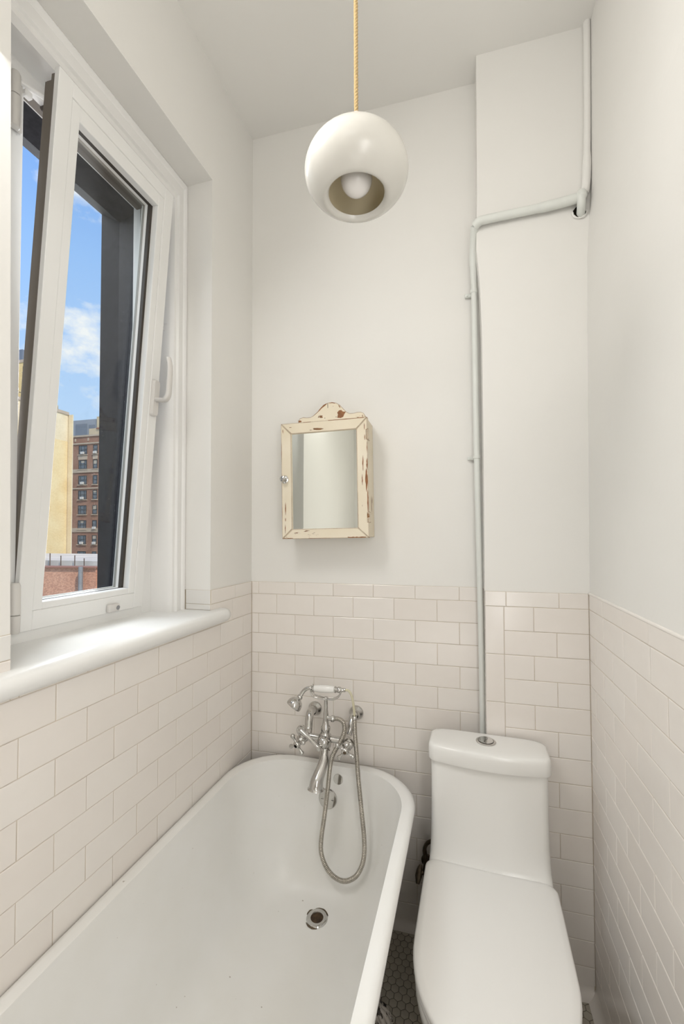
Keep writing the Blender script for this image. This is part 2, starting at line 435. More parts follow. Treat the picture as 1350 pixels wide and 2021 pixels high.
# --- chase (projecting pier) with its own leaning left edge
edge = [(-0.1, 0.853), (CAPZ, 0.853), (1.66, 0.854), (2.085, 0.853), (2.24, 0.848), (2.363, 0.838), (2.43, 0.839), (2.55, 0.842), (CEILZ + 0.1, 0.844)]
bm = B()
def col_mesh(bm, pts, yf, yb, xr, mi=0):
    rings = []
    for z, x in pts: rings.append([(x, yf, z), (xr, yf, z), (xr, yb, z), (x, yb, z)])
    loft(bm, rings, True, True, True, mi)
col_mesh(bm, edge[1:], -CD + 0.003, 0.02, 1.30, 0)
col_mesh(bm, [(-0.1, 0.8545), (CAPZ, 0.8545)], -CD + 0.0014, 0.02, 1.30, 1)
wc = struct(obj('wall_chase', bm, [PLASTER, GROUT], smooth=0), 'narrow projecting pier with white plaster above cream tiles behind the toilet', 'wall')
XV = 0.9105
for k in range(0, 15):      # running bond to the right of the upright border tiles
    z1 = ZC - k * PV; z0 = max(z1 - PV, 0.028 if k == 14 else 0)
    j = 1.0 if k % 2 == 0 else 1.067
    js = [XV] + ([j] if k % 2 == 0 else [j]) + [RX]
    for a, b_ in zip(js, js[1:]): put_tile(wc, a, b_, z0, z1, 1, y=-CD)
for a, b_ in ((0.853, 0.9175), (0.9175, 1.0745), (1.0745, RX)): put_tile(wc, a, b_, ZC, CAPZ, 1, y=-CD)
z = ZC
while z > 0.03:             # upright border tiles on the corner
    put_tile(wc, 0.853, XV, max(z - PH, 0.02), z, 1, y=-CD); z -= PH
z = ZC + 0.048
for h in [0.048] + [PV] * 15:   # return face of the pier
    me = tile_mesh(CD - 0.004, min(h, z) - 0.0015, 1, TILE)
    if z - h > -0.03:
        o = bpy.data.objects.new('tile', me); COL.objects.link(o); o.parent = wc
        o.location = (0.8530, -CD / 2 + 0.001, z - h / 2); o.rotation_euler = (0, 0, -PI / 2)
        o.rotation_euler = (0, 0, -PI / 2)
    z -= h

# --- left wall (local s, n, z)
wl_e = bpy.data.objects
bm = B()
def lwbox(s0, s1, z0, z1, mi, n1):
    box(bm, (s0, -0.42, z0), (s1, n1, z1), mi=mi)
lwbox(-0.1, WIN0, CAPZ, CEILZ + 0.1, 0, -0.003); lwbox(-0.1, WIN0, -0.1, CAPZ, 1, -0.0014)
loft(bm, [[(s0, -0.42, z), (2.6, -0.42, z), (2.6, -0.003, z), (s0, -0.003, z)] for z, s0 in ((CAPZ, 0.9335), (1.75, 0.9425), (2.4, 0.9525), (CEILZ + 0.1, 0.962))])
lwbox(0.9335, 2.6, -0.1, CAPZ, 1, -0.0014)
lwbox(WIN0, 0.97, WINZ1, CEILZ + 0.1, 0, -0.003); lwbox(WIN0, WIN1, -0.1, WINZ0 - 0.003, 1, -0.0014)
wl = struct(obj('wall_left', bm, [PLASTER, GROUT], smooth=0), 'white plaster wall with the window above cream running bond tiles', 'wall')
wl.matrix_world = FL; WM[wl.name] = FL.copy()
def clip_left(parent, a, b_, z0, z1, sgn, k):
    if k > 0: put_tile(parent, a, b_, z0, z1, sgn); return
    cuts = sorted([a, b_] + [c_ for c_ in (WIN0, 0.933) if a < c_ < b_])
    for p, q in zip(cuts, cuts[1:]):
        mid = (p + q) / 2
        if WIN0 < mid < 0.933:
            if k == 0: put_tile(parent, p, q, z0, 1.0975, sgn)
        else: put_tile(parent, p, q, z0, z1, sgn, mat=TILEW if (k == -1 and mid > 0.933) else None)
rows(wl, 0.0, 2.2, (0.1440, 0.0666), -1, clip=clip_left, capoff=0.125)
# painted tiles that turn the corner into the window recess
for z0, z1 in ((ZC, CAPZ), (1.147, ZC)):
    me = tile_mesh(0.096, z1 - z0 - 0.0015, 1, TILEW)
    o = bpy.data.objects.new('tile', me); COL.objects.link(o); o.parent = wl
    o.location = (WIN0 + 0.0022, -0.050, (z0 + z1) / 2); o.rotation_euler = (0, 0, PI / 2)

# --- right wall (local dd, into wall, z)
bm = B()
prof = [(CAPZ, 0.003), (1.30, 0.004), (1.66, 0.007), (2.05, 0.010), (2.29, 0.014), (2.5, 0.026), (CEILZ + 0.1, 0.033)]
loft(bm, [[(-0.3, d, z), (2.6, d, z), (2.6, 0.16, z), (-0.3, 0.16, z)] for z, d in prof])
box(bm, (-0.3, 0.0014, -0.1), (2.6, 0.16, CAPZ), mi=1)
wr = struct(obj('wall_right', bm, [PLASTER, GROUT], smooth=0), 'bright white plaster wall over glossy tiles at the right beside the toilet', 'wall')
wr.matrix_world = FR; WM[wr.name] = FR.copy()
rows(wr, 0.0, 2.2, (0.4454, 0.4454 + PH / 2), 1, cap=False)
js = [0.0] + [0.13 + m * PH for m in range(14)]
for a, b_ in zip(js, js[1:]):
    put_tile(wr, a, b_, ZC, CAPZ, 1)
bm = B()   # rounded top bead of the cap course
loft(bm, [[(x, 0.003 - 0.0045 * math.cos(a), CAPZ + 0.0005 + 0.0045 * math.sin(a)) for a in [PI * (-0.5) + PI * i / 8 for i in range(9)]] for x in (0.0, 2.2)], False, False, False)
o = obj('cap_bead', bm, TILE, wr, frame=FR)

# --- near wall, ceiling, floor
bm = B(); box(bm, (-0.4, -2.62, -0.1), (1.4, -2.5, CEILZ + 0.1))
struct(obj('wall_near', bm, PLASTER, smooth=0), 'plain white plaster wall behind the viewer', 'wall')
bm = B(); box(bm, (-0.6, -2.7, CEILZ), (1.5, 0.2, CEILZ + 0.12))
struct(obj('ceiling', bm, CEIL, smooth=0), 'flat off-white plaster ceiling above the pendant lamp', 'ceiling')
bm = B(); box(bm, (-0.5, -2.7, -0.12), (1.4, 0.2, -0.0012))
fl = struct(obj('floor', bm, FGROUT, smooth=0), 'grey hexagon mosaic floor under the bathtub and toilet', 'floor')
hp = 0.0246; rr_ = hp / math.sqrt(3)
def hexes(bm, x, y, h=0.0):
    top = [bm.verts.new((x + (rr_ - 0.0021) * math.sin(PI / 3 * i), y + (rr_ - 0.0021) * math.cos(PI / 3 * i), h)) for i in range(6)]
    mid = [bm.verts.new((x + (rr_ - 0.0011) * math.sin(PI / 3 * i), y + (rr_ - 0.0011) * math.cos(PI / 3 * i), h - 0.0008)) for i in range(6)]
    bot = [bm.verts.new((x + (rr_ - 0.0011) * math.sin(PI / 3 * i), y + (rr_ - 0.0011) * math.cos(PI / 3 * i), h - 0.003)) for i in range(6)]
    bm.faces.new(top)
    for a, b_ in ((top, mid), (mid, bot)):
        for i in range(6): bm.faces.new((a[i], a[(i + 1) % 6], b_[(i + 1) % 6], b_[i]))
bm = B(); hexes(bm, 0, 0); bmesh.ops.recalc_face_normals(bm, faces=bm.faces[:])
hm = bpy.data.meshes.new('hexagon_tile'); bm.to_mesh(hm); bm.free(); hm.materials.append(HEX)
rest = B(); nh = 0
for j in range(0, 122):
    y = -0.004 - j * hp * math.sqrt(3) / 2
    for i in range(-3, 49):
        x = i * hp + (hp / 2 if j % 2 else 0)
        if x > 1.15 or (y > -CD - 0.01 and x > 0.845) or y < -2.45: continue
        if 0.485 < x < 0.70 and y > -0.60 and nh < 290:
            o = bpy.data.objects.new('hexagon_tile', hm); COL.objects.link(o); o.parent = fl
            o.location = (x, y, random.uniform(-0.0002, 0.0003)); o.rotation_euler = (random.gauss(0, 0.006), random.gauss(0, 0.006), 0); nh += 1
        else: hexes(rest, x, y)
o = obj('hexagon_mosaic', rest, HEX, fl, smooth=0); o['kind'] = 'stuff'

# --- cove base trims
def cove(name, frame, xa, xb, sgn, y0=0.0):
    bm = B(); pr = [(0.0, 0.030)] + [(0.026 - 0.026 * math.cos(a), 0.026 - 0.026 * math.sin(a)) for a in [PI / 2 * i / 6 for i in range(7)]] + [(0.026, -0.001), (-0.004, -0.001), (-0.004, 0.030)]
    loft(bm, [[(x, y0 - sgn * p[0], p[1]) for p in pr] for x in (xa, xb)])
    return struct(obj(name, bm, TILE, frame=frame), None, 'baseboard')
cove('baseboard_back', Matrix.Identity(4), -0.02, 0.853, 1)['label'] = 'cream cove base tile along the back wall floor line'
cove('baseboard_chase', Matrix.Identity(4), 0.853, 1.155, 1, -CD)['label'] = 'cream cove base at the foot of the pier behind the toilet'
cove('baseboard_right', FR, 0.0, 2.3, 1)['label'] = 'cream cove base along the right wall'
cove('baseboard_left', FL, 0.0, 2.3, -1)['label'] = 'cream cove base along the left wall under the bathtub'

# ------------------------------------------------------------------ window
MW = FL @ T(0.6, -0.1, 1.10)
win = thing('window_1', 'white tilt-and-turn window tipped inward over a painted sill in the left wall', 'window', MW, 'structure')
def wobj(name, bm, mats, parent=None, **k):
    return obj(name, bm, mats, parent or win, frame=k.pop('frame', FL), **k)
# casing: one profile carried up the far side, over the head and down the near side
pr = [(0.0, -0.235), (0.0, -0.104), (0.006, -0.099), (0.014, -0.101), (0.018, -0.106), (0.034, -0.106), (0.038, -0.1), (0.046, -0.1),
      (0.05, -0.107), (0.060, -0.108), (0.064, -0.116), (0.068, -0.122), (0.068, -0.235)]
pz = 1.42
def at(p, side):
    a, n_ = p
    if side == 0: return (WIN0 + a, n_, 1.14)
    if side == 1: return (WIN0 + a, n_, WINZ1 - a * pz)
    if side == 2: return (WIN1 - a * 0.35, n_, WINZ1 - a * pz)
    return (WIN1 - a * 0.35, n_, 1.14)
bm = B(); loft(bm, [[at(p, s_) for p in pr] for s_ in range(4)])
wobj('window_casing', bm, TRIM)
# sill slab with a rounded nose and horns
bm = B()
nose = [(0.0, 1.0978), (0.016, 1.0985), (0.029, 1.1035), (0.038, 1.112), (0.042, 1.123), (0.040, 1.134), (0.033, 1.1425), (0.022, 1.1462), (0.0, 1.1468)]
def horn(s_, k): return [(s_, n_ * k, 1.122 + (z - 1.122) * (0.55 + 0.45 * k)) for n_, z in nose]
loft(bm, [horn(0.206, 0.12), horn(0.212, 0.62), horn(0.222, 0.96), horn(0.24, 1), horn(0.98, 1), horn(0.998, 0.96), horn(1.008, 0.75), horn(1.012, 0.35)])
box(bm, (WIN0 + 0.001, -0.20, 1.0985), (WIN1 - 0.001, 0.001, 1.1468))
wobj('window_sill', bm, SILLM, smooth=50)
# fixed frame
def ringframe(bm, s0, s1, z0, z1, w, n0, n1, bev=0.002, wz=None, mi=0):
    wz = wz or (w, w)
    box(bm, (s0, n0, z0), (s0 + w, n1, z1), bev, 1, mi); box(bm, (s1 - w, n0, z0), (s1, n1, z1), bev, 1, mi)
    box(bm, (s0 + w, n0, z0), (s1 - w, n1, z0 + wz[0]), bev, 1, mi); box(bm, (s0 + w, n0, z1 - wz[1]), (s1 - w, n1, z1), bev, 1, mi)
bm = B()
ringframe(bm, 0.349, 0.868, 1.140, 2.537, 0.041, -0.236, -0.186, wz=(0.038, 0.036))
box(bm, (0.7905, -0.236, 1.178), (0.832, -0.190, 2.50), 0.001, 1)
fr_ = wobj('window_frame', bm, VINYL)
bm = B(); box(bm, (0.384, -0.206, 1.19), (0.3915, -0.200, 2.49)); wobj('frame_gasket', bm, SPACER, fr_)
bm = B(); box(bm, (0.39, -0.222, 2.492), (0.816, -0.190, 2.4995)); wobj('frame_gasket', bm, GUTTER, fr_)
# dark exterior surround
bm = B()
def panel(pts, z0, z1): loft(bm, [[(a, b_, z) for a, b_ in pts] for z in (z0, z1)])
panel([(0.352, -0.2362), (0.327, -0.355), (0.325, -0.438), (0.29, -0.438), (0.29, -0.2362)], 1.12, 2.66)
panel([(0.866, -0.2362), (0.89, -0.355), (0.89, -0.438), (0.93, -0.438), (0.93, -0.2362)], 1.12, 2.66)
loft(bm, [[(x, -0.2362, 2.530), (x, -0.355, 2.523), (x, -0.438, 2.572), (x, -0.438, 2.66), (x, -0.2362, 2.66)] for x in (0.30, 0.92)])
box(bm, (0.29, -0.47, 1.10), (0.93, -0.2362, 1.150))
wobj('exterior_surround', bm, PANNING, smooth=0)
# tilted sash: local (s, d, h), d into the room
TH = R(4.7)
FS = FL @ T(0, -0.180, 1.172) @ Matrix.Rotation(-TH, 4, 'X')
MS = FS @ T(0.6, 0, 0)
sash = bpy.data.objects.new('sash', None); COL.objects.link(sash); sash.parent = win
sash.matrix_local = MW.inverted() @ MS; WM[sash.name] = MS.copy()
bm = B()
ringframe(bm, 0.396, 0.795, 0.0, 1.332, 0.037, -0.016, 0.0, 0.0015, wz=(0.047, 0.038))
ringframe(bm, 0.433, 0.758, 0.047, 1.294, 0.024, -0.024, -0.0015, 0.0015, wz=(0.018, 0.038))
ringframe(bm, 0.410, 0.781, 0.014, 1.318, 0.053, -0.0585, -0.0550, 0.0005, wz=(0.052, 0.056))
o = obj('sash_frame', bm, VINYL, sash, frame=FS)
bm = B()
box(bm, (0.776, -0.0585, 0.014), (0.7845, -0.0155, 1.318), 0.001, 1); box(bm, (0.781, -0.032, 0.004), (0.790, -0.0155, 1.326), 0.001, 1)
box(bm, (0.41, -0.056, 1.312), (0.782, -0.016, 1.321)); box(bm, (0.408, -0.056, 0.014), (0.415, -0.016, 1.318)); box(bm, (0.41, -0.056, 0.012), (0.782, -0.016, 0.018))
obj('hardware_channel', bm, GUTTER, sash, frame=FS, label='dark brown edge channel of the sash')
bm = B(); ringframe(bm, 0.420, 0.770, 0.026, 1.300, 0.0440, -0.0355, -0.0240, 0.0003, wz=(0.0385, 0.043))
obj('glazing_gasket', bm, GASKET, sash, frame=FS, label='dark gasket')
bm = B(); ringframe(bm, 0.420, 0.770, 0.026, 1.300, 0.0436, -0.0460, -0.0356, 0.0003, wz=(0.0380, 0.0425))
obj('glazing_spacer', bm, VINYL, sash, frame=FS)
bm = B(); ringframe(bm, 0.420, 0.770, 0.026, 1.300, 0.0440, -0.0549, -0.0461, 0.0003, wz=(0.0385, 0.043))
obj('outer_gasket', bm, SPACER, sash, frame=FS)
bm = B(); box(bm, (0.462, -0.0505, 0.062), (0.728, -0.0475, 1.259))
obj('glass_pane', bm, GLASS, sash, frame=FS, smooth=0, label='clear pane with specks of dirt')
# handle
bm = B()
rg = lambda x0, x1, y0, y1, d, r_: [(x, d, y) for x, y in rrect(x0, x1, y0, y1, r_, 4)]
loft(bm, [rg(0.402, 0.430, 0.610, 0.726, 0.0, 0.008), rg(0.402, 0.430, 0.610, 0.726, 0.006, 0.008), rg(0.405, 0.427, 0.613, 0.723, 0.012, 0.008)])
obj('handle_plate', bm, HANDLE, sash, frame=FS)
bm = B()
pp = spline([(0.416, 0.008, 0.664), (0.416, 0.030, 0.662), (0.416, 0.046, 0.664), (0.416, 0.055, 0.680), (0.416, 0.056, 0.72), (0.416, 0.054, 0.765), (0.416, 0.046, 0.795)], 6)
tube(bm, pp, [0.0105 if k < 12 else 0.0130 - 0.0035 * (k / len(pp)) for k in range(len(pp))], 12, flat=0.72)
obj('handle', bm, HANDLE, sash, frame=FS)
# lock block
bm = B(); box(bm, (0.500, 0.0, 0.004), (0.540, 0.013, 0.027), 0.004, 3)
lk = obj('lock', bm, HANDLE, sash, frame=FS)
bm = B(); lathe(bm, [(0.0065, 0.0), (0.0065, 0.0012), (0.005, 0.0018), (0, 0.0018)], 16, FS @ Mto((0.508, 0.0125, 0.0155), (0, 1, 0)))
obj('lock_cylinder', bm, LEAD, lk)
# hinges
def hinge(s_, n_, z0, z1, split, taper, leaf):
    bm = B()
    lathe(bm, [(0, z0), (0.0095 * taper, z0), (0.0105, z0 + 0.002), (0.0115, split - 0.0015), (0.0105, split - 0.0005)], 18, T(s_, n_, 0))
    lathe(bm, [(0.0105, split + 0.0005), (0.0115, split + 0.0015), (0.0108, z1 - 0.006), (0.008, z1), (0, z1 + 0.001)], 18, T(s_, n_, 0))
    box(bm, (s_ - leaf, n_ - 0.018, z0 + 0.01), (s_ + 0.002, n_ - 0.012, z1 - 0.004), 0.001, 1)
    return wobj('hinge', bm, HINGE)
hinge(0.808, -0.166, 1.176, 1.292, 1.218, 1.0, 0.022)
hinge(0.826, -0.168, 2.350, 2.482, 2.425, 0.86, 0.026)
# stay arm that holds the top of the sash
bm = B()
box(bm, (0.735, -0.196, 2.488), (0.815, -0.178, 2.500), 0.002, 1)
tube(bm, [(0.812, -0.18, 2.480), (0.74, -0.150, 2.482), (0.70, -0.128, 2.484)], 0.0055, 8)
box(bm, (0.782, -0.186, 2.458), (0.800, -0.170, 2.474), 0.003, 1)
wobj('stay_arm', bm, TRIM)
bm = B(); tube(bm, [(0.74, -0.196, 2.486), (0.74, -0.176, 2.486)], 0.006, 10); wobj('stay_pivot', bm, GASKET)
# faded paint ring on the casing
bm = B()
tube(bm, [(0.352, -0.135 + 0.010 * math.cos(a), 2.10 + 0.012 * math.sin(a)) for a in [PI * 0.3 + PI * 1.2 * i / 10 for i in range(11)]], 0.0012, 6)
wobj('plaster_mark', bm, TRIM)

# ------------------------------------------------------------------ bathtub (local s, n, z)
RZ = 0.565; FZ = 0.172; TL = 1.52; TW = 0.668
tub = thing('bathtub', 'long white enamelled clawfoot bathtub with rolled rim along the left wall', 'bathtub', FL @ T(0.76, 0.335, 0))
bm = B()
NR = 14
def ring_at(inset_e, inset_s, inset_f, r_, z):
    return [(x, y, z) for x, y in rrect(0.006 + inset_e, TL - inset_f, 0.001 + inset_s, TW - inset_s, r_, NR)]
rings = []
# outer belly from the underside up to the rim
for q, z in ((0.15, 0.128), (0.105, 0.142), (0.075, 0.19), (0.055, 0.28), (0.043, 0.42), (0.040, 0.52), (0.038, 0.535)):
    rings.append(ring_at(q, q, q * 1.3, 0.19 - q * 0.35, z))
# rolled rim
for i in range(9):
    a = -PI * 0.62 + PI * 1.12 * i / 8
    rings.append(ring_at(0.020 - 0.020 * math.cos(a), 0.020 - 0.020 * math.cos(a), 0.020 - 0.020 * math.cos(a), 0.195, RZ - 0.016 + 0.016 * math.sin(a)))
def ins(q):      # 0 = rim, 1 = floor
    z = (RZ - 0.004) - (RZ - 0.004 - FZ) * (1 - (1 - q) ** 2.6) ** (1 / 1.6)
    return z
for i in range(0, 25):
    q = (i / 24) ** 1.3
    z = ins(q)
    rings.append(ring_at(0.036 + 0.150 * q, 0.038 + 0.155 * q, 0.040 + 0.34 * q, 0.185 - 0.10 * q * q, z))
loft(bm, rings, True, True)
obj('basin', bm, ENAMEL, tub, frame=FL, smooth=60)
def end_s(z):    # s of the inner end wall at height z
    lo, hi = 0.0, 1.0
    for _ in range(40):
        m_ = (lo + hi) / 2
        if ins(m_) > z: lo = m_
        else: hi = m_
    return 0.006 + 0.036 + 0.150 * lo
# drain
dx = FL.inverted() @ Vector((0.3195, -0.236, 0))
bm = B()
lathe(bm, [(0.0195, -0.03), (0.0195, 0.0), (0.0205, 0.0028), (0.026, 0.0042), (0.032, 0.003), (0.0345, 0.0), (0.034, -0.004)], 32, T(dx.x, dx.y, FZ + 0.001))
obj('drain_ring', bm, CHROME, tub, frame=FL)
bm = B(); lathe(bm, [(0.0, 0.0012), (0.0197, 0.0012), (0.0197, 0.0)], 24, T(dx.x, dx.y, FZ + 0.0005)); obj('drain_hole', bm, HOLE, tub, frame=FL)
for a0, a1 in ((2.1, 3.6), (-0.9, 0.35), (3.9, 4.6)):
    bm = B()
    pts = [(dx.x + 0.0362 * math.cos(a0 + (a1 - a0) * i / 8), dx.y + 0.0362 * math.sin(a0 + (a1 - a0) * i / 8), FZ + 0.0006) for i in range(9)]
    tube(bm, pts, [0.0008 + 0.0024 * math.sin(PI * i / 8) * random.uniform(0.7, 1.2) for i in range(9)], 6)
    obj('rust_edge', bm, TARNISH, tub, frame=FL)
# overflow plate and plug disc on the end wall
def on_end(x, z):
    l = FL.inverted() @ Vector((x, 0, 0)); s_ = end_s(z)
    ds = (end_s(z - 0.02) - end_s(z + 0.02)) / 0.04
    nrm = Vector((1, 0, ds)).normalized()
    return Vector((s_, l.y, z)), nrm
p, nv = on_end(0.3085, 0.446)
bm = B(); lathe(bm, [(0.0345, -0.002), (0.0345, 0.003), (0.032, 0.0058), (0, 0.0068)], 36, Mto(p + nv * 0.001, nv))
pl_ = obj('overflow_plate', bm, CHROME, tub, frame=FL)
for sx in (-0.0195, 0.0195):
    bm = B()
    q_ = p + nv * 0.0058 + Vector((0, sx, 0))
    lathe(bm, [(0.0052, 0), (0.0052, 0.0018), (0.003, 0.0026), (0, 0.0026)], 12, Mto(q_, nv))
    box(bm, q_ + Vector((0.0014, -0.0045, -0.0006)), q_ + Vector((0.0032, 0.0045, 0.0006)), mi=1)
    obj('screw', bm, [CHROME, GASKET], pl_, frame=FL)
p, nv = on_end(0.3455, 0.517)
bm = B(); lathe(bm, [(0.0185, -0.002), (0.0185, 0.0012), (0.0175, 0.0026), (0, 0.003)], 30, Mto(p + nv * 0.001, nv))
obj('faucet_hole_cover', bm, CHROME, tub, frame=FL)
# claw feet
def foot(s_, sg, n_):
    bm = B()
    sd = 1 if n_ > 0.33 else -1
    pts = spline([(s_, n_ - sd * 0.080, 0.118), (s_, n_ - sd * 0.045, 0.120), (s_, n_ - sd * 0.012, 0.104), (s_, n_ - sd * 0.010, 0.072), (s_, n_ + sd * 0.004, 0.045)], 5)
    tube(bm, pts, [0.026 - 0.008 * (k / len(pts)) for k in range(len(pts))], 12)
    bmesh.ops.create_uvsphere(bm, u_segments=14, v_segments=9, radius=0.024, matrix=T(s_, n_ + sd * 0.008, 0.0245))
    for a in (-0.8, -0.27, 0.27, 0.8):
        c_, d_ = math.sin(a), math.cos(a) * sd
        tube(bm, spline([(s_ + c_ * 0.010, n_ + d_ * 0.006, 0.064), (s_ + c_ * 0.026, n_ + d_ * 0.030, 0.050), (s_ + c_ * 0.030, n_ + 0.008 * sd + d_ * 0.032, 0.028), (s_ + c_ * 0.024, n_ + 0.008 * sd + d_ * 0.024, 0.008)], 4), lambda k: 0.0085 - 0.0003 * k, 8)
    return obj('claw_foot', bm, CLAW, tub, frame=FL, smooth=60)
M = Mat('flaking_white_over_iron', (0.6, 0.56, 0.5, 1), 0.5)
M.base(M.mix(M.ramp(M.noise(32, 5, 0.65), 0.50, 0.54), (0.62, 0.57, 0.51, 1), (0.045, 0.035, 0.028, 1))); CLAW = M.m
for s_ in (0.32, 1.22):
    for n_ in (0.10, 0.572): foot(s_, 1, n_)

# ------------------------------------------------------------------ wall-mounted bath faucet with hand shower
FA = thing('bath_faucet', 'chrome wall-mounted bath faucet with hand shower and ribbed hose over the bathtub end', 'faucet', T(0.31, 0.0, 0.69))
def fobj(name, bm, m=None, **k): return obj(name, bm, m or CHROME, k.pop('parent', FA), smooth=k.pop('smooth', 50), **k)
BY = -0.118
for x in (0.238, 0.399):
    bm = B()
    lathe(bm, [(0.0265, 0), (0.0270, 0.003), (0.0240, 0.008), (0.017, 0.014), (0.0135, 0.020), (0.013, 0.03)], 28, Mto((x, 0.0, 0.738), (0, -1, 0)))
    fobj('wall_flange', bm)
    xe = 0.246 if x < 0.3 else 0.392
    bm = B()
    tube(bm, spline([(x, -0.015, 0.738), (x, -0.040, 0.745), (x + (xe - x) * 0.1, -0.064, 0.745), (x + (xe - x) * 0.3, -0.082, 0.726), (x + (xe - x) * 0.8, -0.100, 0.700), (xe, BY, 0.690)], 7), 0.0148 if x < 0.3 else 0.0120, 14)
    fobj('supply_arm', bm)
bm = B()
tube(bm, [(0.236, BY, 0.690), (0.262, BY, 0.6885), (0.29, BY, 0.6875)], [0.0145, 0.0095, 0.010], 16)
tube(bm, [(0.400, BY, 0.6845), (0.372, BY, 0.6855), (0.33, BY, 0.6870)], [0.0150, 0.0120, 0.0115], 16)
lathe(bm, [(0, -0.034), (0.016, -0.033), (0.0200, -0.026), (0.0225, -0.013), (0.0255, 0.0), (0.0225, 0.013), (0.0165, 0.022), (0.0135, 0.030), (0.0145, 0.032), (0.0145, 0.040), (0.011, 0.044), (0, 0.044)], 24, T(0.312, BY, 0.684))
lathe(bm, [(0.018, 0), (0.0225, 0.010), (0.0225, 0.018), (0.0165, 0.028), (0.008, 0.032), (0, 0.0325)], 22, Mto((0.312, BY - 0.008, 0.682), (0, -1, 0)))
fobj('faucet_body', bm)
# valve stems and cross handles
for sgn_, c, ax in ((-1, (0.226, -0.166, 0.678), (-0.30, -1, -0.22)), (1, (0.396, -0.166, 0.677), (0.12, -1, -0.18))):
    bm = B(); c = Vector(c); ax = Vector(ax).normalized()
    root = Vector((0.236 if sgn_ < 0 else 0.398, BY + 0.004, 0.690 if sgn_ < 0 else 0.6845))
    Mx = Mto(root, c - root); L_ = (c - root).length
    lathe(bm, [(0.0165, 0.0), (0.0205, 0.006), (0.0205, 0.013), (0.0150, 0.021), (0.0168, 0.024), (0.0168, 0.030), (0.010, 0.034), (0.0075, L_ - 0.008), (0.011, L_ - 0.004), (0.011, L_ + 0.004)], 22, Mx)
    fobj('valve_stem', bm)
    Mh = Mto(c, ax); bm = B()
    lathe(bm, [(0.009, -0.006), (0.0125, -0.002), (0.0125, 0.006), (0.0085, 0.010), (0.0060, 0.0105)], 22, Mh)
    off = R(28) if sgn_ < 0 else R(52)
    for k in range(4):
        a = off + PI / 2 * k
        dd = Vector((math.cos(a), math.sin(a), 0))
        pts = [Mh @ (dd * t_) for t_ in (0.008, 0.015, 0.020, 0.026, 0.030, 0.034, 0.0375, 0.0395)]
        tube(bm, pts, [0.0060, 0.0042, 0.0042, 0.0058, 0.0076, 0.0080, 0.0056, 0.001], 12)
    hd = fobj('cross_handle', bm)
    bm = B(); lathe(bm, [(0.0062, 0.0085), (0.0058, 0.0106), (0, 0.0100)], 18, Mh)
    fobj('handle_button', bm, BLACK if sgn_ < 0 else TARNISH, parent=hd)
# spout
bm = B()
pp = spline([(0.313, BY - 0.006, 0.672), (0.316, -0.136, 0.652), (0.318, -0.150, 0.634), (0.314, -0.168, 0.610), (0.308, -0.184, 0.590), (0.305, -0.195, 0.575), (0.304, -0.199, 0.556)], 6)
n_ = len(pp)
tube(bm, pp, [0.0180 if k < 5 else 0.0150 + 0.0110 * (k / n_) ** 2 + (0.003 if k > n_ - 3 else 0) for k in range(n_)], 20, cap=True)
lathe(bm, [(0.0190, -0.004), (0.0200, 0.0), (0.0190, 0.004)], 20, Mto((0.3145, -0.131, 0.657), (0.05, -0.4, -0.6)))
fobj('spout', bm)
# diverter lever
bm = B()
pa, pb = Vector((0.236, -0.152, 0.722)), Vector((0.306, -0.166, 0.675))
pts = [pa.lerp(pb, t_) for t_ in (0, 0.15, 0.4, 0.7, 0.9, 0.97, 1.04)]
tube(bm, pts, [0.0150, 0.0125, 0.0090, 0.0078, 0.0080, 0.0105, 0.0075], 14, flat=0.8)
lathe(bm, [(0.0135, -0.009), (0.0165, -0.004), (0.0165, 0.004), (0.0115, 0.009), (0.008, 0.0075), (0, 0.0075)], 22, Mto(pa, (-0.1, -1, 0.25)))
lathe(bm, [(0.0085, -0.014), (0.0085, 0.0), (0.006, 0.010), (0, 0.011)], 16, Mto(pb, (0.0, -1, 0.0)))
fobj('diverter_lever', bm)
# riser with hose tee
bm = B()
lathe(bm, [(0.0155, 0.0), (0.0165, 0.004), (0.0165, 0.016), (0.0118, 0.022), (0.0095, 0.040), (0.0088, 0.062), (0.0072, 0.075), (0.0064, 0.108), (0.0080, 0.110), (0.0080, 0.118), (0.006, 0.120), (0, 0.120)], 20, T(0.3145, -0.120, 0.712) @ Matrix.Rotation(R(0.8), 4, 'Y'))
tube(bm, spline([(0.316, -0.120, 0.783), (0.319, -0.120, 0.766), (0.326, -0.121, 0.760), (0.336, -0.122, 0.7595)], 5), [0.0065] * 10 + [0.0075] * 6, 12)
lathe(bm, [(0.0075, 0.0), (0.0108, 0.002), (0.0108, 0.011), (0.0080, 0.014)], 6, Mto((0.334, -0.122, 0.7597), (1, 0, 0)))
fobj('riser', bm)
# cradle
bm = B()
for yo in (-0.009, 0.009):
    tube(bm, spline([(0.263, -0.121 + yo * 1.1, 0.858), (0.263, -0.121 + yo, 0.846), (0.271, -0.121 + yo, 0.833), (0.290, -0.121 + yo, 0.8285), (0.316, -0.121 + yo * 0.6, 0.8265), (0.345, -0.121 + yo, 0.828), (0.362, -0.121 + yo, 0.838), (0.369, -0.121 + yo, 0.850), (0.372, -0.121 + yo * 1.1, 0.860)], 5), 0.0026, 8)
tube(bm, [(0.316, -0.130, 0.8265), (0.316, -0.112, 0.8265)], 0.004, 8)
fobj('cradle', bm)
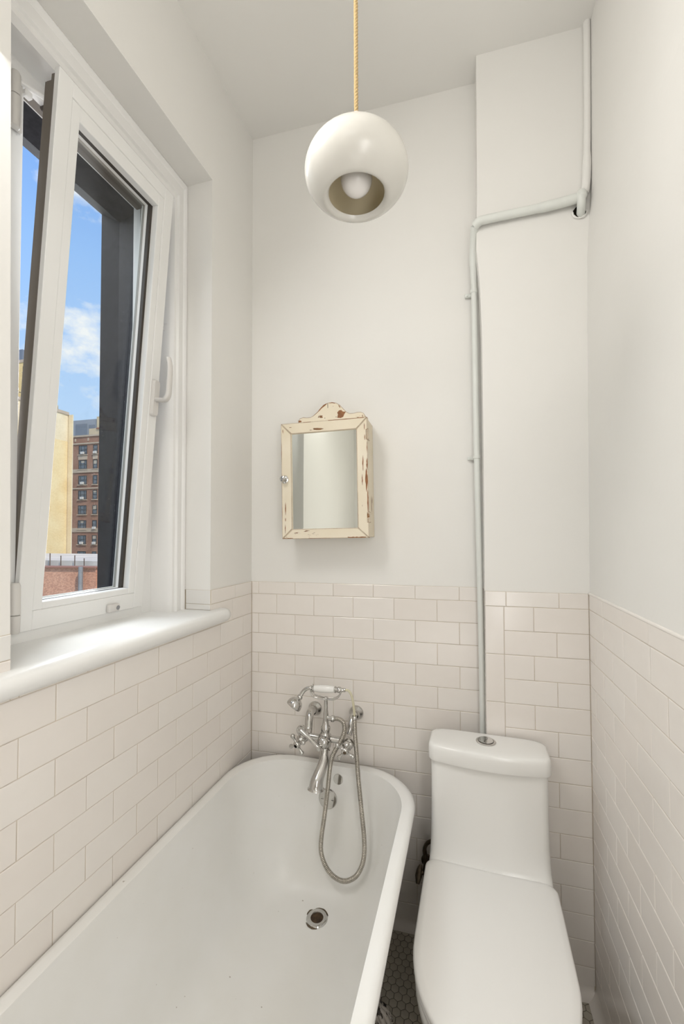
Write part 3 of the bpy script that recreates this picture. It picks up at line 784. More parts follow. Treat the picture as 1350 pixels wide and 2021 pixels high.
# hand shower
ha, hb = Vector((0.272, -0.121, 0.8585)), Vector((0.348, -0.121, 0.8605))
Mh = Mto(ha, hb - ha); L_ = (hb - ha).length
bm = B()
lathe(bm, [(0.0075, 0.0), (0.0100, 0.001), (0.0115, 0.010), (0.0128, 0.026), (0.0130, 0.045), (0.0118, 0.066), (0.0100, L_ - 0.001), (0.0075, L_)], 16, Mh)
hs = fobj('hand_shower_grip', bm, PORC, label='white porcelain grip')
bm = B()
lathe(bm, [(0.006, -0.014), (0.0092, -0.012), (0.0092, -0.009), (0.0070, -0.007), (0.0112, -0.004), (0.0112, 0.0), (0.008, 0.001)], 18, Mh)
fobj('grip_collar', bm)
for k in range(5):
    bm = B(); a = 2 * PI * k / 5; tube(bm, [Mh @ Vector((0.009 * math.cos(a), 0.009 * math.sin(a), -0.004)), Mh @ Vector((0.0145 * math.cos(a), 0.0145 * math.sin(a), -0.004))], [0.002, 0.0026], 6); fobj('collar_ball', bm)
bm = B()
lathe(bm, [(0.008, L_), (0.0112, L_ + 0.001), (0.0112, L_ + 0.005), (0.0085, L_ + 0.007), (0.0085, L_ + 0.010)], 20, Mh)
lathe(bm, [(0.0085, L_ + 0.010), (0.0108, L_ + 0.012), (0.0108, L_ + 0.021), (0.0070, L_ + 0.024), (0.0070, L_ + 0.038), (0.004, L_ + 0.040)], 8, Mh)
fobj('grip_ferrule', bm)
bm = B()
# neck and rose
nk = spline([(0.261, -0.121, 0.8582), (0.250, -0.122, 0.857), (0.238, -0.124, 0.850), (0.229, -0.128, 0.838), (0.222, -0.132, 0.824)], 6)
tube(bm, nk, [0.0062 + 0.0012 * k / len(nk) for k in range(len(nk))], 14)
hd_p, hd_d = Vector((0.224, -0.131, 0.828)), Vector((-0.42, -0.30, -0.62))
lathe(bm, [(0.0090, -0.002), (0.0105, 0.002), (0.0090, 0.006), (0.0115, 0.009), (0.0190, 0.014), (0.0250, 0.023), (0.0278, 0.034), (0.0272, 0.040), (0.0245, 0.0425), (0.0235, 0.0405), (0, 0.043)], 28, Mto(hd_p, hd_d))
fobj('hand_shower', bm)
# hose: bare plastic liner, then the ribbed metal jacket
he = Mh @ Vector((0, 0, L_ + 0.036))
line = spline([he, he + Vector((0.012, 0, 0.0)), (0.4065, -0.121, 0.850), (0.4130, -0.121, 0.826), (0.4175, -0.122, 0.795), (0.4190, -0.123, 0.765)], 6)
bm = B(); tube(bm, line, 0.0042, 10); fobj('bare_hose_liner', bm, TUBE, label='yellowed bare plastic section of the shower hose')
path = spline([(0.4190, -0.123, 0.768), (0.4215, -0.127, 0.72), (0.4275, -0.134, 0.667), (0.4360, -0.139, 0.569), (0.4475, -0.145, 0.473), (0.4575, -0.152, 0.385), (0.4560, -0.158, 0.325), (0.4380, -0.163, 0.280),
               (0.4100, -0.166, 0.256), (0.3800, -0.167, 0.250), (0.3480, -0.165, 0.262), (0.3230, -0.161, 0.288), (0.3085, -0.156, 0.325), (0.3085, -0.151, 0.370), (0.3170, -0.148, 0.430), (0.3290, -0.147, 0.523), (0.3380, -0.150, 0.600),
               (0.3470, -0.154, 0.642), (0.3610, -0.147, 0.672), (0.3770, -0.139, 0.700), (0.3860, -0.133, 0.728), (0.3810, -0.127, 0.752), (0.3640, -0.123, 0.7610), (0.3440, -0.122, 0.7597)], 12)
# resample evenly for the ribs
acc = [0.0]
for a, b_ in zip(path, path[1:]): acc.append(acc[-1] + (b_ - a).length)
N = int(acc[-1] / 0.00125); res = []; i = 0
for k in range(N + 1):
    d_ = acc[-1] * k / N
    while i < len(acc) - 2 and acc[i + 1] < d_: i += 1
    res.append(path[i].lerp(path[i + 1], (d_ - acc[i]) / max(acc[i + 1] - acc[i], 1e-9)))
bm = B(); tube(bm, res, lambda k: (0.0062, 0.0077, 0.0079, 0.0077)[k % 4], 12)
fobj('shower_hose', bm, HOSEM, smooth=80)
bm = B()
lathe(bm, [(0.0050, -0.008), (0.0085, -0.006), (0.0085, 0.004), (0.007, 0.006)], 12, Mto((0.4190, -0.123, 0.772), (0, 0, 1)))
fobj('hose_ferrule', bm)

# ------------------------------------------------------------------ toilet
MT = T(0.852, -0.098, 0) @ Matrix.Rotation(R(-3.2), 4, 'Z')
toi = thing('toilet', 'white one-piece toilet with closed lid and chrome flush button between bathtub and right wall', 'toilet', MT)
def tobj(name, bm, m=None, **k): return obj(name, bm, m or TOILET, k.pop('parent', toi), frame=MT, smooth=k.pop('smooth', 50), **k)
def dring(w, yb, yc, yf, rb, z, n=14, ex=2.0):
    pts = []
    for k in range(7):     # back right corner
        a = PI / 2 * k / 6; pts.append((w - rb + rb * math.sin(a), yb - rb + rb * math.cos(a)))
    pts = pts[:]           # from (w-rb, yb) to (w, yb-rb)
    for k in range(4): pts.append((w, yb - rb + (yc - yb + rb) * (k + 1) / 4))
    L2 = yc - yf
    for k in range(1, 2 * n):
        a = PI * k / (2 * n)
        cx_ = math.copysign(abs(math.cos(a)) ** (2 / ex), math.cos(a)); pts.append((w * cx_, yc - L2 * abs(math.sin(a)) ** (2 / ex)))
    for k in range(4): pts.append((-w, yc + (yb - rb - yc) * k / 4))
    for k in range(7):
        a = PI / 2 * k / 6; pts.append((-w + rb - rb * math.cos(a), yb - rb + rb * math.sin(a)))
    return [(x, y, z) for x, y in pts]
bm = B()
rg = [(0.120, -0.005, -0.34, -0.500, 0.02, 0.0), (0.121, -0.005, -0.34, -0.510, 0.02, 0.02), (0.118, -0.006, -0.34, -0.505, 0.02, 0.10), (0.124, -0.006, -0.36, -0.530, 0.02, 0.18),
      (0.143, -0.006, -0.38, -0.570, 0.02, 0.26), (0.165, -0.006, -0.39, -0.608, 0.025, 0.32), (0.175, -0.006, -0.40, -0.624, 0.03, 0.355), (0.1765, -0.006, -0.40, -0.628, 0.03, 0.378), (0.174, -0.008, -0.40, -0.625, 0.03, 0.386)]
loft(bm, [dring(*a) for a in rg])
tobj('bowl', bm)
def tring(w, yb, yf, bow, rb, rf, z, n=6):
    pts = []
    def corner(cx_, cy_, a0, r_):
        for k in range(n + 1):
            a = a0 + PI / 2 * k / n; pts.append((cx_ + r_ * math.cos(a), cy_ + r_ * math.sin(a)))
    corner(w - rb, yb - rb, 0, rb); corner(-w + rb, yb - rb, PI / 2, rb)
    corner(-w + rf, yf + rf, PI, rf)
    for k in range(1, 10):
        u = -1 + 2 * k / 10; pts.append((u * (w - rf), yf))
    corner(w - rf, yf + rf, 1.5 * PI, rf)
    out = []
    for x, y in pts:
        if y < (yb + yf) / 2: y -= bow * (1 - (x / w) ** 2)
        out.append((x, y, z))
    return out
bm = B()
tr_ = [(0.6985, -0.104, 0.168), (0.66, -0.106, 0.168), (0.58, -0.107, 0.168), (0.50, -0.109, 0.169), (0.46, -0.114, 0.170), (0.43, -0.123, 0.171), (0.41, -0.140, 0.172), (0.398, -0.170, 0.173), (0.386, -0.215, 0.174), (0.36, -0.23, 0.173)]
loft(bm, [tring(w, -0.004, yf, 0.018 if z > 0.45 else 0.018 * max(0, (z - 0.38) / 0.07), 0.02, 0.022, z) for z, yf, w in reversed(tr_)])
tobj('tank', bm)
bm = B()
loft(bm, [tring(w, -0.002, yf, 0.022, rb, 0.02, z) for z, yf, w, rb in ((0.6980, -0.096, 0.160, 0.02), (0.7022, -0.098, 0.162, 0.02), (0.7026, -0.112, 0.174, 0.022), (0.7060, -0.1135, 0.1755, 0.022), (0.738, -0.1125, 0.1750, 0.022), (0.7460, -0.1110, 0.1738, 0.022), (0.7500, -0.1080, 0.1710, 0.022), (0.7525, -0.1020, 0.1650, 0.022), (0.7538, -0.085, 0.148, 0.022), (0.7545, -0.06, 0.12, 0.02))])
lid = tobj('tank_lid', bm)
bm = B(); MBt = MT @ T(-0.003, -0.055, 0.7543)
lathe(bm, [(0.0300, 0.0), (0.0300, 0.0022), (0.0270, 0.0042), (0.0240, 0.0036), (0.0235, 0.001)], 36, MBt)
bt = obj('flush_button', bm, CHROME, toi, smooth=50)
for sg in (-1, 1):
    bm = B(); pts = []
    for k in range(17):
        a = -PI / 2 + PI * k / 16; pts.append((sg * (0.0008 + 0.0215 * math.cos(a)), 0.0218 * math.sin(a)))
    ring = [(x, y) for x, y in pts]
    curve = [(sg * 0.0008 + 0.006 * math.sin(PI * (1 - 2 * k / 8)), 0.0218 - 0.0436 * k / 8) for k in range(1, 8)]
    ring += curve
    loft(bm, [[MBt @ Vector((x, y, 0.0)) for x, y in ring], [MBt @ Vector((x, y, 0.0046)) for x, y in ring], [MBt @ Vector((x * 0.94, y * 0.94, 0.0058)) for x, y in ring]])
    obj('button_half', bm, CHROME, bt, smooth=40)
bm = B(); loft(bm, [dring(0.176, -0.136, -0.40, -0.626, 0.03, z) for z in (0.3885, 0.3895)] + [dring(0.1775, -0.135, -0.40, -0.628, 0.03, 0.393), dring(0.1775, -0.135, -0.40, -0.628, 0.03, 0.3985), dring(0.174, -0.138, -0.40, -0.624, 0.03, 0.4015)])
tobj('seat', bm, SEATM)
bm = B()
loft(bm, [dring(w, yb, -0.40, yf, 0.03, z) for w, yb, yf, z in ((0.174, -0.138, -0.624, 0.4035), (0.1795, -0.1335, -0.629, 0.4055), (0.1800, -0.133, -0.630, 0.413), (0.1788, -0.1342, -0.6285, 0.418), (0.175, -0.138, -0.624, 0.4212), (0.160, -0.150, -0.605, 0.4232), (0.11, -0.19, -0.54, 0.4250), (0.05, -0.26, -0.46, 0.4258))])
tobj('seat_lid', bm, SEATM)
for x in (-0.075, 0.075):
    bm = B(); tube(bm, [(x - 0.022, -0.132, 0.404), (x + 0.022, -0.132, 0.404)], 0.008, 12); tobj('seat_hinge', bm, SEATM)

# supply stop behind the toilet
sv = thing('supply_valve', 'dark tarnished water supply valve low on the tiles left of the toilet', 'valve', T(0.66, 0, 0.24))
bm = B()
lathe(bm, [(0.022, 0), (0.021, 0.004), (0.010, 0.008), (0.008, 0.045)], 18, Mto((0.655, 0.0, 0.245), (0, -1, 0)))
lathe(bm, [(0.0, -0.02), (0.012, -0.018), (0.014, 0.0), (0.012, 0.02), (0.009, 0.03), (0.009, 0.036)], 16, T(0.655, -0.05, 0.245))
obj('valve_body', bm, TARNISH, sv, smooth=50)
bm = B()
tube(bm, [(0.655, -0.05, 0.245), (0.640, -0.055, 0.240), (0.634, -0.057, 0.236)], 0.006, 10)
tube(bm, [(0.634, -0.040, 0.255), (0.630, -0.052, 0.243), (0.628, -0.062, 0.232), (0.626, -0.076, 0.216)], [0.005, 0.011, 0.012, 0.006], 12, flat=0.6)
obj('valve_handle', bm, TARNISH, sv, smooth=50)
bm = B(); tube(bm, spline([(0.655, -0.05, 0.278), (0.650, -0.055, 0.305), (0.650, -0.06, 0.33), (0.662, -0.075, 0.36), (0.690, -0.09, 0.385)], 6), [0.0075] * 10 + [0.0065] * 15, 10)
obj('supply_tube', bm, TARNISH, sv, smooth=50)

# ------------------------------------------------------------------ painted pipe
pi_ = thing('heating_pipe', 'thin pale painted pipe running down beside the pier and across it to the corner', 'pipe', T(0.835, -0.03, 0))
bm = B()
vert = [(0.8335, -0.095, 2.437), (0.8315, -0.070, 2.415), (0.8310, -0.045, 2.385), (0.8305, -0.034, 2.350), (0.8315, -0.030, 2.28), (0.8330, -0.029, 2.03), (0.8350, -0.029, 1.672), (0.8410, -0.029, 1.218), (0.8450, -0.029, 0.74), (0.8455, -0.029, 0.0)]
tube(bm, spline(vert, 6), lambda k: 0.0135 if k < 20 else (0.0115 if k < 24 else 0.0098), 14)
obj('upright_pipe', bm, PIPEM, pi_)
bm = B()
tube(bm, spline([(0.834, -0.098, 2.436), (0.846, -0.1065, 2.441), (0.870, -0.1075, 2.444), (0.95, -0.1075, 2.447), (1.06, -0.108, 2.451), (1.15, -0.110, 2.459)], 6), [0.0145] * 8 + [0.0135] * 15 + [0.0150] * 8, 14)
obj('level_pipe', bm, PIPEM, pi_)
bm = B(); tube(bm, spline([(1.180, -0.098, 3.04), (1.176, -0.098, 2.7), (1.170, -0.099, 2.52), (1.160, -0.106, 2.47)], 5), [0.0105] * 8 + [0.0130] * 8, 14)
obj('corner_pipe', bm, PLASTER, pi_)
bm = B(); tube(bm, spline([(1.152, -0.110, 2.468), (1.150, -0.118, 2.452), (1.152, -0.110, 2.432), (1.156, -0.086, 2.420)], 5), [0.016] * 6 + [0.0125] * 10, 14)
obj('pipe_elbow', bm, PIPEM, pi_)
for x, z in ((0.8315, 2.250), (0.835, 1.668)):
    bm = B()
    lathe(bm, [(0.0100, -0.006), (0.0120, -0.005), (0.0120, 0.005), (0.0100, 0.006)], 16, T(x, -0.029, z))
    box(bm, (x - 0.030, -0.010, z - 0.006), (x - 0.006, -0.001, z + 0.006), 0.001, 1)
    lathe(bm, [(0.0035, 0), (0.0035, 0.003), (0, 0.004)], 8, Mto((x - 0.022, -0.010, z), (0, -1, 0)))
    obj('pipe_clip', bm, PIPEM, pi_)
bm = B()   # ragged opening where the pipe enters the corner
loft(bm, [[(1.152 + 0.019 * math.cos(a) * random.uniform(0.8, 1.15), -CD + 0.002 - d_, 2.428 + 0.018 * math.sin(a) * random.uniform(0.8, 1.15)) for a in [2 * PI * i / 16 for i in range(16)]] for d_ in (0.0, 0.0016)])
obj('pipe_opening', bm, BLACK, pi_, label='small dark ragged opening in the plaster around the pipe')
bm = B(); tube(bm, [(1.152 + 0.021 * math.cos(a), -CD - 0.001, 2.426 + 0.020 * math.sin(a)) for a in [PI * 0.95 + PI * 1.05 * i / 12 for i in range(13)]], [random.uniform(0.002, 0.004) for _ in range(13)], 7)
obj('plaster_collar', bm, PLASTER, pi_)

# ------------------------------------------------------------------ mirror cabinet
MC = T(0.3075, 0.003, 1.599) @ Matrix.Rotation(R(-0.8), 4, 'Y')
cab = thing('mirror_cabinet', 'old cream medicine cabinet with chipped paint and mirrored door on the back wall', 'cabinet', MC)
def cobj(name, bm, m, **k): return obj(name, bm, m, k.pop('parent', cab), frame=MC, smooth=k.pop('smooth', 40), **k)
hw, hh = 0.1615, 0.2115
bm = B()
box(bm, (-hw + 0.002, -0.098, -hh + 0.002), (hw - 0.002, -0.001, hh - 0.002), 0.002, 1)
cobj('cabinet_case', bm, CHIP_V)
door = bpy.data.objects.new('door', None); COL.objects.link(door); door.parent = cab; WM[door.name] = MC.copy()
sw, rt, rb_ = 0.040, 0.040, 0.036
def stile(name, quad, m):
    bm = B(); loft(bm, [[(x, y, z) for x, z in quad] for y in (-0.099, -0.1185, )])
    ed = [e_ for e_ in bm.edges]
    bmesh.ops.bevel(bm, geom=ed, offset=0.0012, segments=1, affect='EDGES')
    cobj(name, bm, m, parent=door)
ix0, ix1, iz0, iz1 = -hw + sw, hw - sw, -hh + rb_, hh - rt
g = 0.0003
stile('door_stile', [(-hw, -hh + g), (ix0, iz0 + g), (ix0, iz1 - g), (-hw, hh - g)], CHIP_V)
stile('door_stile', [(ix1, iz0 + g), (hw, -hh + g), (hw, hh - g), (ix1, iz1 - g)], CHIP_V)
stile('door_rail', [(-hw + g, -hh), (hw - g, -hh), (ix1 - g, iz0), (ix0 + g, iz0)], CHIP_H)
stile('door_rail', [(ix0 + g, iz1), (ix1 - g, iz1), (hw - g, hh), (-hw + g, hh)], CHIP_H)
bm = B(); box(bm, (ix0 - 0.004, -0.113, iz0 - 0.004), (ix1 + 0.004, -0.1075, iz1 + 0.004)); cobj('mirror', bm, MIRROR, parent=door, smooth=0)
bm = B()
lathe(bm, [(0.0145, 0), (0.0150, 0.001), (0.012, 0.003), (0.006, 0.005), (0.005, 0.010), (0.010, 0.014), (0.012, 0.019), (0.010, 0.024), (0.005, 0.026), (0, 0.0265)], 12, Mto((-hw + 0.013, -0.1185, 0.006), (0, -1, 0)))
cobj('knob', bm, CHROME, parent=door)
for z in (0.150, -0.140):
    bm = B()
    box(bm, (hw - 0.006, -0.1200, z - 0.018), (hw + 0.0012, -0.1180, z + 0.018), 0.0005, 1)
    box(bm, (hw - 0.0005, -0.1190, z - 0.018), (hw + 0.0014, -0.088, z + 0.018), 0.0005, 1)
    tube(bm, [(hw + 0.0015, -0.1195, z - 0.019), (hw + 0.0015, -0.1195, z + 0.019)], 0.0028, 8)
    cobj('hinge', bm, CHIP_C, parent=door)
# crest with scrolled outline
cr_ = [(-0.094, 0.210), (-0.094, 0.218), (-0.088, 0.2265), (-0.075, 0.2300), (-0.062, 0.2275), (-0.048, 0.2275), (-0.035, 0.233), (-0.022, 0.243), (-0.010, 0.257), (0.002, 0.268), (0.018, 0.2745),
       (0.034, 0.2755), (0.050, 0.2715), (0.064, 0.2620), (0.076, 0.2480), (0.088, 0.2350), (0.098, 0.2295), (0.112, 0.2290), (0.126, 0.2315), (0.138, 0.2310), (0.148, 0.2265), (0.154, 0.218), (0.155, 0.210)]
bm = B(); loft(bm, [[(x, y, z) for x, z in cr_] for y in (-0.104, -0.116)])
cobj('crest', bm, CHIP_C, smooth=30)
bm = B(); box(bm, (0.0180, -0.1166, 0.256), (0.0195, -0.1155, 0.272)); cobj('crack', bm, BLACK)
for x, z in ((0.006, 0.219), (0.048, 0.2195)):
    bm = B(); box(bm, (x, -0.1166, z), (x + 0.002, -0.1155, z + 0.0025)); cobj('nail_hole', bm, BLACK)
bm = B()
pt = [(0.053, 0.2175), (0.056, 0.2295), (0.053, 0.236), (0.060, 0.2435), (0.068, 0.2445), (0.074, 0.238), (0.085, 0.2365), (0.079, 0.228), (0.075, 0.219), (0.066, 0.2155)]
loft(bm, [[(x, y, z) for x, z in pt] for y in (-0.1158, -0.1163)])
cobj('bare_wood_patch', bm, simple('bare_brown_wood', srgb(150, 100, 62), 0.7, var=0.3, vscale=60), label='patch of bare brown wood')

wood = bpy.data.materials['bare_brown_wood']
def chip(pts, name='bare_wood_patch', yf=-0.1183):
    bm = B(); loft(bm, [[(x, y, z) for x, z in pts] for y in (yf, yf - 0.0005)]); cobj(name, bm, wood, parent=door if name == 'bare_wood_patch' else cab)
def streak(x, z0, z1, w, side=0):
    n = 9; L_ = []; R_ = []
    for k in range(n + 1):
        z = z0 + (z1 - z0) * k / n; q = math.sin(PI * (k + 0.3) / (n + 0.6))
        L_.append((x - (w * q * random.uniform(0.5, 1.1)) * (1 if side <= 0 else 0.3), z)); R_.append((min(x + w * q * random.uniform(0.4, 1.0) * (1 if side >= 0 else 0.2), hw - 0.0003), z))
    chip(L_ + R_[::-1])
random.seed(11)
for a in ((0.1590, -0.125, -0.045, 0.0030, 0), (0.1555, -0.052, 0.030, 0.0058, 0), (0.1585, 0.025, 0.068, 0.0028, 0), (0.1440, 0.022, 0.078, 0.0026, 0), (0.1405, -0.028, 0.012, 0.0022, 0), (0.1520, 0.130, 0.150, 0.0018, 0), (0.1510, 0.166, 0.190, 0.0018, 0),
          (0.1590, 0.085, 0.125, 0.0012, 0), (-0.1470, -0.125, -0.078, 0.0020, 0), (-0.1475, -0.148, -0.134, 0.0016, 0), (-0.1490, -0.192, -0.158, 0.0017, 0), (-0.1600, -0.010, 0.030, 0.0012, 0), (-0.1600, 0.070, 0.150, 0.0012, 0), (-0.1600, -0.140, -0.090, 0.0011, 0), (-0.1540, 0.176, 0.192, 0.0014, 0)): streak(*a)
for x0, x1, z, h in ((0.085, 0.150, -0.2090, 0.0032), (-0.155, -0.120, -0.2095, 0.0022), (-0.06, 0.02, -0.2103, 0.0012), (0.02, 0.150, 0.2095, 0.0022), (-0.075, -0.045, 0.2098, 0.0016), (-0.128, -0.120, 0.196, 0.0018)):
    n = 10; chip([(x0 + (x1 - x0) * k / n, z - h * random.uniform(0.2, 0.6)) for k in range(n + 1)] + [(x1 - (x1 - x0) * k / n, min(z + h * random.uniform(0.2, 0.9), 0.2112)) for k in range(n + 1)])
for p in ([(-0.040, 0.2310), (-0.030, 0.2375), (-0.020, 0.2450), (-0.008, 0.2585), (0.004, 0.2690), (0.016, 0.2735), (0.014, 0.2690), (0.004, 0.2620), (-0.004, 0.2570), (-0.012, 0.2490), (-0.022, 0.2410)],
          [(-0.0935, 0.2125), (-0.0930, 0.2190), (-0.086, 0.2195), (-0.080, 0.2150), (-0.086, 0.2125)], [(0.022, 0.2715), (0.034, 0.2748), (0.048, 0.2715), (0.044, 0.2698), (0.034, 0.2722)],
          [(0.058, 0.2640), (0.062, 0.2600), (0.066, 0.2525), (0.062, 0.2540), (0.059, 0.2590)]):
    chip(p, 'worn_edge', -0.1158)

# ------------------------------------------------------------------ pendant
PC = Vector((0.575, -0.775, 2.101))
pen = thing('pendant_lamp', 'round glossy cream globe pendant with open bottom hanging on a jute rope', 'lamp', T(PC.x, PC.y, CEILZ))
BT, BL, hr = 0.069, 0.064, 0.0535
top_ = [(0.1 * math.sin(a), BT * math.cos(a)) for a in [0.05 + (PI / 2 - 0.05) * i / 26 for i in range(27)]]
low_ = [(0.1 * math.cos(a), -BL * math.sin(a)) for a in [0.88 * i / 16 for i in range(1, 17)]]
lip = [(0.0600, -0.0492), (0.0562, -0.0465), (0.0538, -0.0410)]
bm = B(); lathe(bm, top_ + low_ + lip, 96, T(*PC))
gs = obj('globe_shade', bm, GLOBE, pen, smooth=60)
bm = B()
lathe(bm, [(0.0, 0.064)] + [(max(x - 0.004, 0.002), z * 0.935) for x, z in top_[1:] + low_] + [(0.0538, -0.0410)], 96, T(*PC))
obj('shade_lining', bm, GLOBEIN, gs, smooth=60, label='inner surface tinted tan for the warm light inside')
bm = B(); lathe(bm, [(0.0, 0.119), (0.0060, 0.119), (0.0090, 0.115), (0.0095, 0.108), (0.0105, 0.084), (0.018, 0.074), (0.020, 0.066), (0.0, 0.064)], 20, T(*PC)); obj('shade_cap', bm, GLOBE, pen)
bm = B(); lathe(bm, [(0.0, 0.066), (0.018, 0.066), (0.020, 0.05), (0.019, 0.034), (0, 0.034)], 20, T(*PC)); obj('bulb_socket', bm, PORC, pen)
bm = B()
pb_ = [(0.0130, 0.040), (0.0140, 0.030), (0.0200, 0.016)] + [(0.0305 * math.cos(a), -0.011 + 0.0305 * 1.02 * math.sin(a)) for a in [R(38) - (R(38) + PI / 2) * i / 14 for i in range(15)]]
pb_[-1] = (0, pb_[-1][1]); lathe(bm, pb_, 28, T(*PC)); obj('bulb', bm, BULB, pen, smooth=70)
bm = B(); z0, z1 = PC.z + 0.117, CEILZ - 0.012; nn_ = 420
for s3 in range(3):
    tube(bm, [(PC.x + 0.0021 * math.cos(2 * PI * (s3 / 3 + (z1 - z0) * k / nn_ / 0.021)), PC.y + 0.0021 * math.sin(2 * PI * (s3 / 3 + (z1 - z0) * k / nn_ / 0.021)), z0 + (z1 - z0) * k / nn_) for k in range(nn_ + 1)], 0.0024, 6)
obj('rope_cord', bm, ROPE, pen, smooth=80)
bm = B(); lathe(bm, [(0, 0), (0.03, 0), (0.05, 0.012), (0.052, 0.02)], 28, T(PC.x, PC.y, CEILZ - 0.0195)); obj('ceiling_rose', bm, TRIM, pen)

# ------------------------------------------------------------------ outside: buildings across the street
def bld(name, label, loc): return thing(name, label, 'building', T(*loc))
G0 = -22.0
bm = B(); box(bm, (-260, -60, G0 - 1), (-3, 260, G0)); g_ = struct(obj('ground', bm, CITY, smooth=0), 'city street level far below the window', 'ground')
def part(name, p, m, lo, hi, bev=0, **k):
    bm = B(); box(bm, lo, hi, bev, 1); return obj(name, bm, m, p, smooth=0, **k)
# brown brick apartment block
bb = bld('apartment_building', 'brown brick apartment block with two columns of windows seen through the pane', (-70, 75, G0))
BY_ = 70.0
part('brick_wall', bb, BROWNB, (-78, BY_, G0), (-58, BY_ + 14, 21.9))
part('parapet_band', bb, STONE, (-78.1, BY_ - 0.15, 21.85), (-57.9, BY_ + 0.3, 22.2))
for z, h in ((20.3, 0.28), (14.35, 0.75), (10.95, 0.25), (2.0, 0.85)): part('stone_band', bb, STONE, (-78, BY_ - 0.12, z), (-58, BY_ + 0.1, z + h))
for x in (-75.3, -72.0, -69.0): part('ornament', bb, STONE, (x - 0.16, BY_ - 0.1, 20.95), (x + 0.16, BY_ + 0.1, 21.55))
zt = [20.04, 16.97, 13.75, 10.65, 7.55, 4.45, 1.35, -1.95]
random.seed(3)
for i, z in enumerate(zt):
    for (x0, x1) in ((-74.4, -72.3), (-70.75, -69.65), (-66.8, -64.7)):
        bm = B(); ringframe_w = 0.12
        h = 1.85
        for a, b_ in (((x0, z - h), (x0 + 0.14, z)), ((x1 - 0.14, z - h), (x1, z)), ((x0 + 0.14, z - 0.14), (x1 - 0.14, z)), ((x0 + 0.14, z - h), (x1 - 0.14, z - h + 0.14)), ((x0 + 0.14, z - h / 2 - 0.06), (x1 - 0.14, z - h / 2 + 0.06))):
            box(bm, (a[0], BY_ - 0.06, a[1]), (b_[0], BY_ + 0.1, b_[1]))
        if x1 - x0 > 1.5:
            box(bm, (x0 + 0.50, BY_ - 0.05, z - h + 0.14), (x0 + 0.62, BY_ + 0.1, z - 0.14)); box(bm, (x1 - 0.62, BY_ - 0.05, z - h + 0.14), (x1 - 0.50, BY_ + 0.1, z - 0.14))
        wf = obj('window', bm, WFRAME, bb, smooth=0)
        bm = B(); box(bm, (x0 + 0.1, BY_ - 0.02, z - h + 0.1), (x1 - 0.1, BY_ + 0.05, z - 0.1)); obj('pane', bm, WPANE, wf, smooth=0)
        bm = B(); box(bm, (x0 - 0.2, BY_ - 0.18, z - h - 0.2), (x1 + 0.2, BY_ + 0.05, z - h - 0.02)); obj('ledge', bm, STONE, wf, smooth=0)
        if random.random() < 0.45:
            w_ = 0.55; xm = (x0 + x1) / 2
            bm = B(); box(bm, (xm - w_ / 2 - 0.1, BY_ - 0.35, z - h + 0.02), (xm + w_ / 2 + 0.1, BY_ + 0.02, z - h + 0.5), 0.03, 1); obj('air_conditioner', bm, ACM, wf, smooth=0)
        if random.random() < 0.5:
            bm = B(); hb_ = random.uniform(0.3, 0.8); box(bm, (x0 + 0.66 if x1 - x0 > 1.5 else x0 + 0.15, BY_ - 0.03, z - 0.14 - hb_), (x1 - 0.66 if x1 - x0 > 1.5 else x1 - 0.15, BY_ + 0.02, z - 0.14)); obj('blind', bm, BLIND, wf, smooth=0)
    if i == 0:
        part('stone_panel', bb, STONE, (-74.5, BY_ - 0.08, z - 2.95), (-72.2, BY_ + 0.1, z - 2.1)); part('stone_panel', bb, STONE, (-70.8, BY_ - 0.08, z - 2.95), (-69.6, BY_ + 0.1, z - 2.1))
ph = part('penthouse', bb, CREAMW, (-73.95, BY_ + 2, 22), (-60, BY_ + 9, 24.1))
part('penthouse', bb, TERRA, (-71.8, BY_ + 3, 24.0), (-60, BY_ + 8, 25.0))
part('roof_edge', bb, TERRA, (-71.9, BY_ + 1.8, 23.9), (-60, BY_ + 9, 24.15))
# tan slab building
tb = bld('tan_building', 'tall blank tan brick building left of the brown apartment block', (-60, 48, G0))
part('side_wall', tb, TANB, (-70, 30, G0), (-57.56, 51.85, 16.1))
part('side_wall', tb, PALEB, (-70, 30, 16.1), (-57.57, 51.85, 20.3))
part('coping', tb, STONE, (-70.1, 29.9, 20.3), (-57.45, 51.95, 20.75))
part('rear_wing', tb, PALEB, (-66, 51.95, G0), (-56.75, 52.1, 20.35), label='narrow paler wing')
for y in (44.5, 45.7, 46.9, 48.1, 49.3): part('railing', tb, DARKM, (-57.8, y, 20.75), (-57.72, y + 0.06, 21.5))
part('railing', tb, DARKM, (-57.8, 44.0, 21.45), (-57.72, 49.4, 21.52))
bm = B(); lathe(bm, [(1.3, 20.7), (1.3, 22.0), (1.1, 22.2), (0, 22.9)], 14, T(-60.5, 51.0, 0)); obj('water_tank', bm, CREAMW, tb)
# yellow tower
yt = bld('residential_tower', 'distant yellow brick tower with a column of windows in the narrow window gap', (-105, 78, G0))
part('tower_wall', yt, YELB, (-115, 75, G0), (-93.9, 76.2, 41.9))
part('coping', yt, STONE, (-115.1, 74.9, 41.9), (-93.8, 76.3, 42.6))
for k in range(5):
    for x0 in (-96.1, -99.6):
        z = 40.9 - 1.82 * k
        wf = part('window', yt, WFRAME, (x0, 74.9, z - 1.3), (x0 + 1.5, 75.2, z))
        part('pane', wf, WPANE, (x0 + 0.12, 74.86, z - 1.18), (x0 + 1.38, 75.1, z - 0.12))
        part('ledge', wf, STONE, (x0 - 0.1, 74.8, z - 1.45), (x0 + 1.6, 75.1, z - 1.3))
part('rooftop_box', yt, GREYD, (-98.5, 75.2, 42.6), (-96.6, 76.1, 45.2))
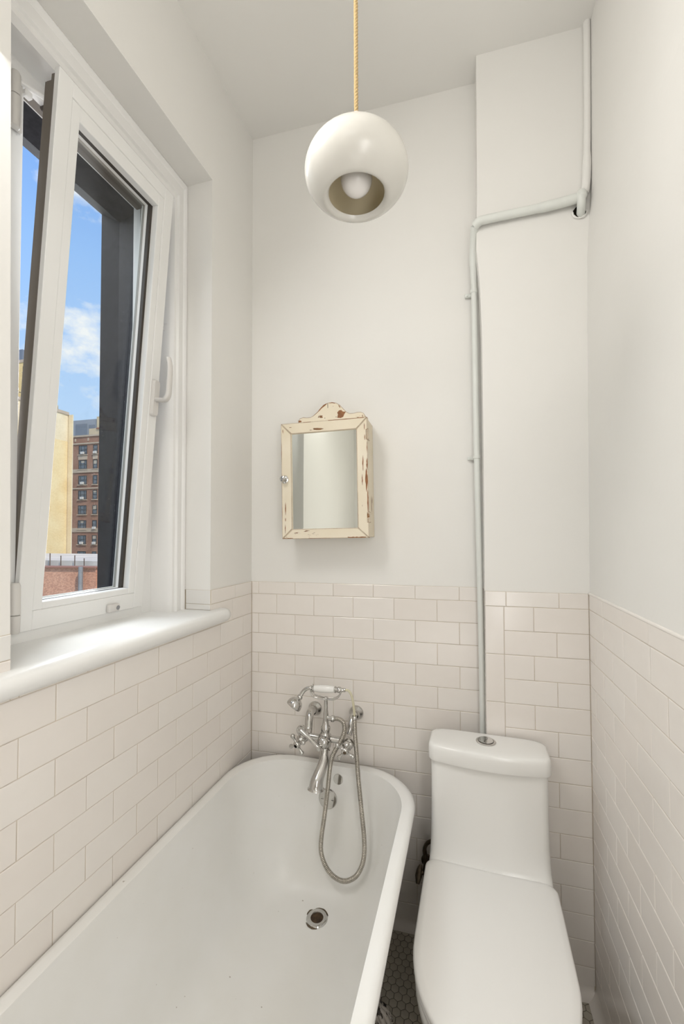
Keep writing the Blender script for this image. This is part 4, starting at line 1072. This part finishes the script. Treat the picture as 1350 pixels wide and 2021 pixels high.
# grey tower behind
gb = bld('grey_office_building', 'distant grey clad building behind the brown apartment roof', (-122, 126, G0))
part('facade', gb, GREYC, (-130, 120, G0), (-118.9, 135, 42.2))
part('facade', gb, CREAMW, (-118.9, 119.5, G0), (-108, 134, 42.8))
part('dark_panel', gb, GREYD, (-128.4, 119.85, 30), (-123.5, 120.3, 40.8)); part('dark_panel', gb, GREYD, (-122.6, 119.85, 30), (-120.2, 120.3, 40.2))
# low roofs and the brick parapet
lr = bld('low_rooftop_building', 'low building with pale roof membrane beyond the red brick parapet', (-33, 34, G0))
part('roof', lr, ROOFW, (-55, 29, G0), (-22, 42, -0.95))
part('roof_curb', lr, ROOFW, (-55, 28.6, -1.8), (-22, 29.2, -0.85))
part('roof_hatch', lr, CREAMW, (-36.0, 25.6, -2.6), (-33.6, 27.5, -1.15))
part('hatch_opening', lr, BLACK, (-34.9, 25.5, -2.0), (-33.7, 25.65, -1.45))
for x, h in ((-33.6, 0.9), (-32.4, 0.7), (-30.9, 0.75), (-29.9, 0.5)):
    bm = B(); tube(bm, [(x, 28.3, -1.6), (x, 28.3, -1.1 + h)], 0.04, 6); obj('vent_pipe', bm, DARKM, lr)
bp = bld('brick_parapet_building', 'near rooftop with weathered red brick parapet and grey downpipe', (-18, 15, G0))
bm = B()
loft(bm, [[(x, y, z) for x, y in ((-19.9, 11.2), (-12.9, 12.3), (-12.9, 12.75), (-19.9, 11.65))] for z in (G0, 0.09)])
obj('parapet', bm, REDB, bp, smooth=0)
part('parapet', bp, REDB, (-12.9, 12.5, G0), (-8.0, 12.95, 0.12))
bm = B(); loft(bm, [[(x, y, z) for x, y in ((-19.9, 11.12), (-12.85, 12.22), (-12.85, 12.83), (-19.9, 11.73))] for z in (0.09, 0.14)]); obj('coping', bm, TERRA, bp, smooth=0)
part('coping', bp, TERRA, (-12.9, 12.42, 0.12), (-8, 13.03, 0.16))
bm = B(); tube(bm, [(-13.33, 12.0, -3), (-13.33, 12.0, 0.16)], 0.085, 12); obj('downpipe', bm, LEAD, bp)
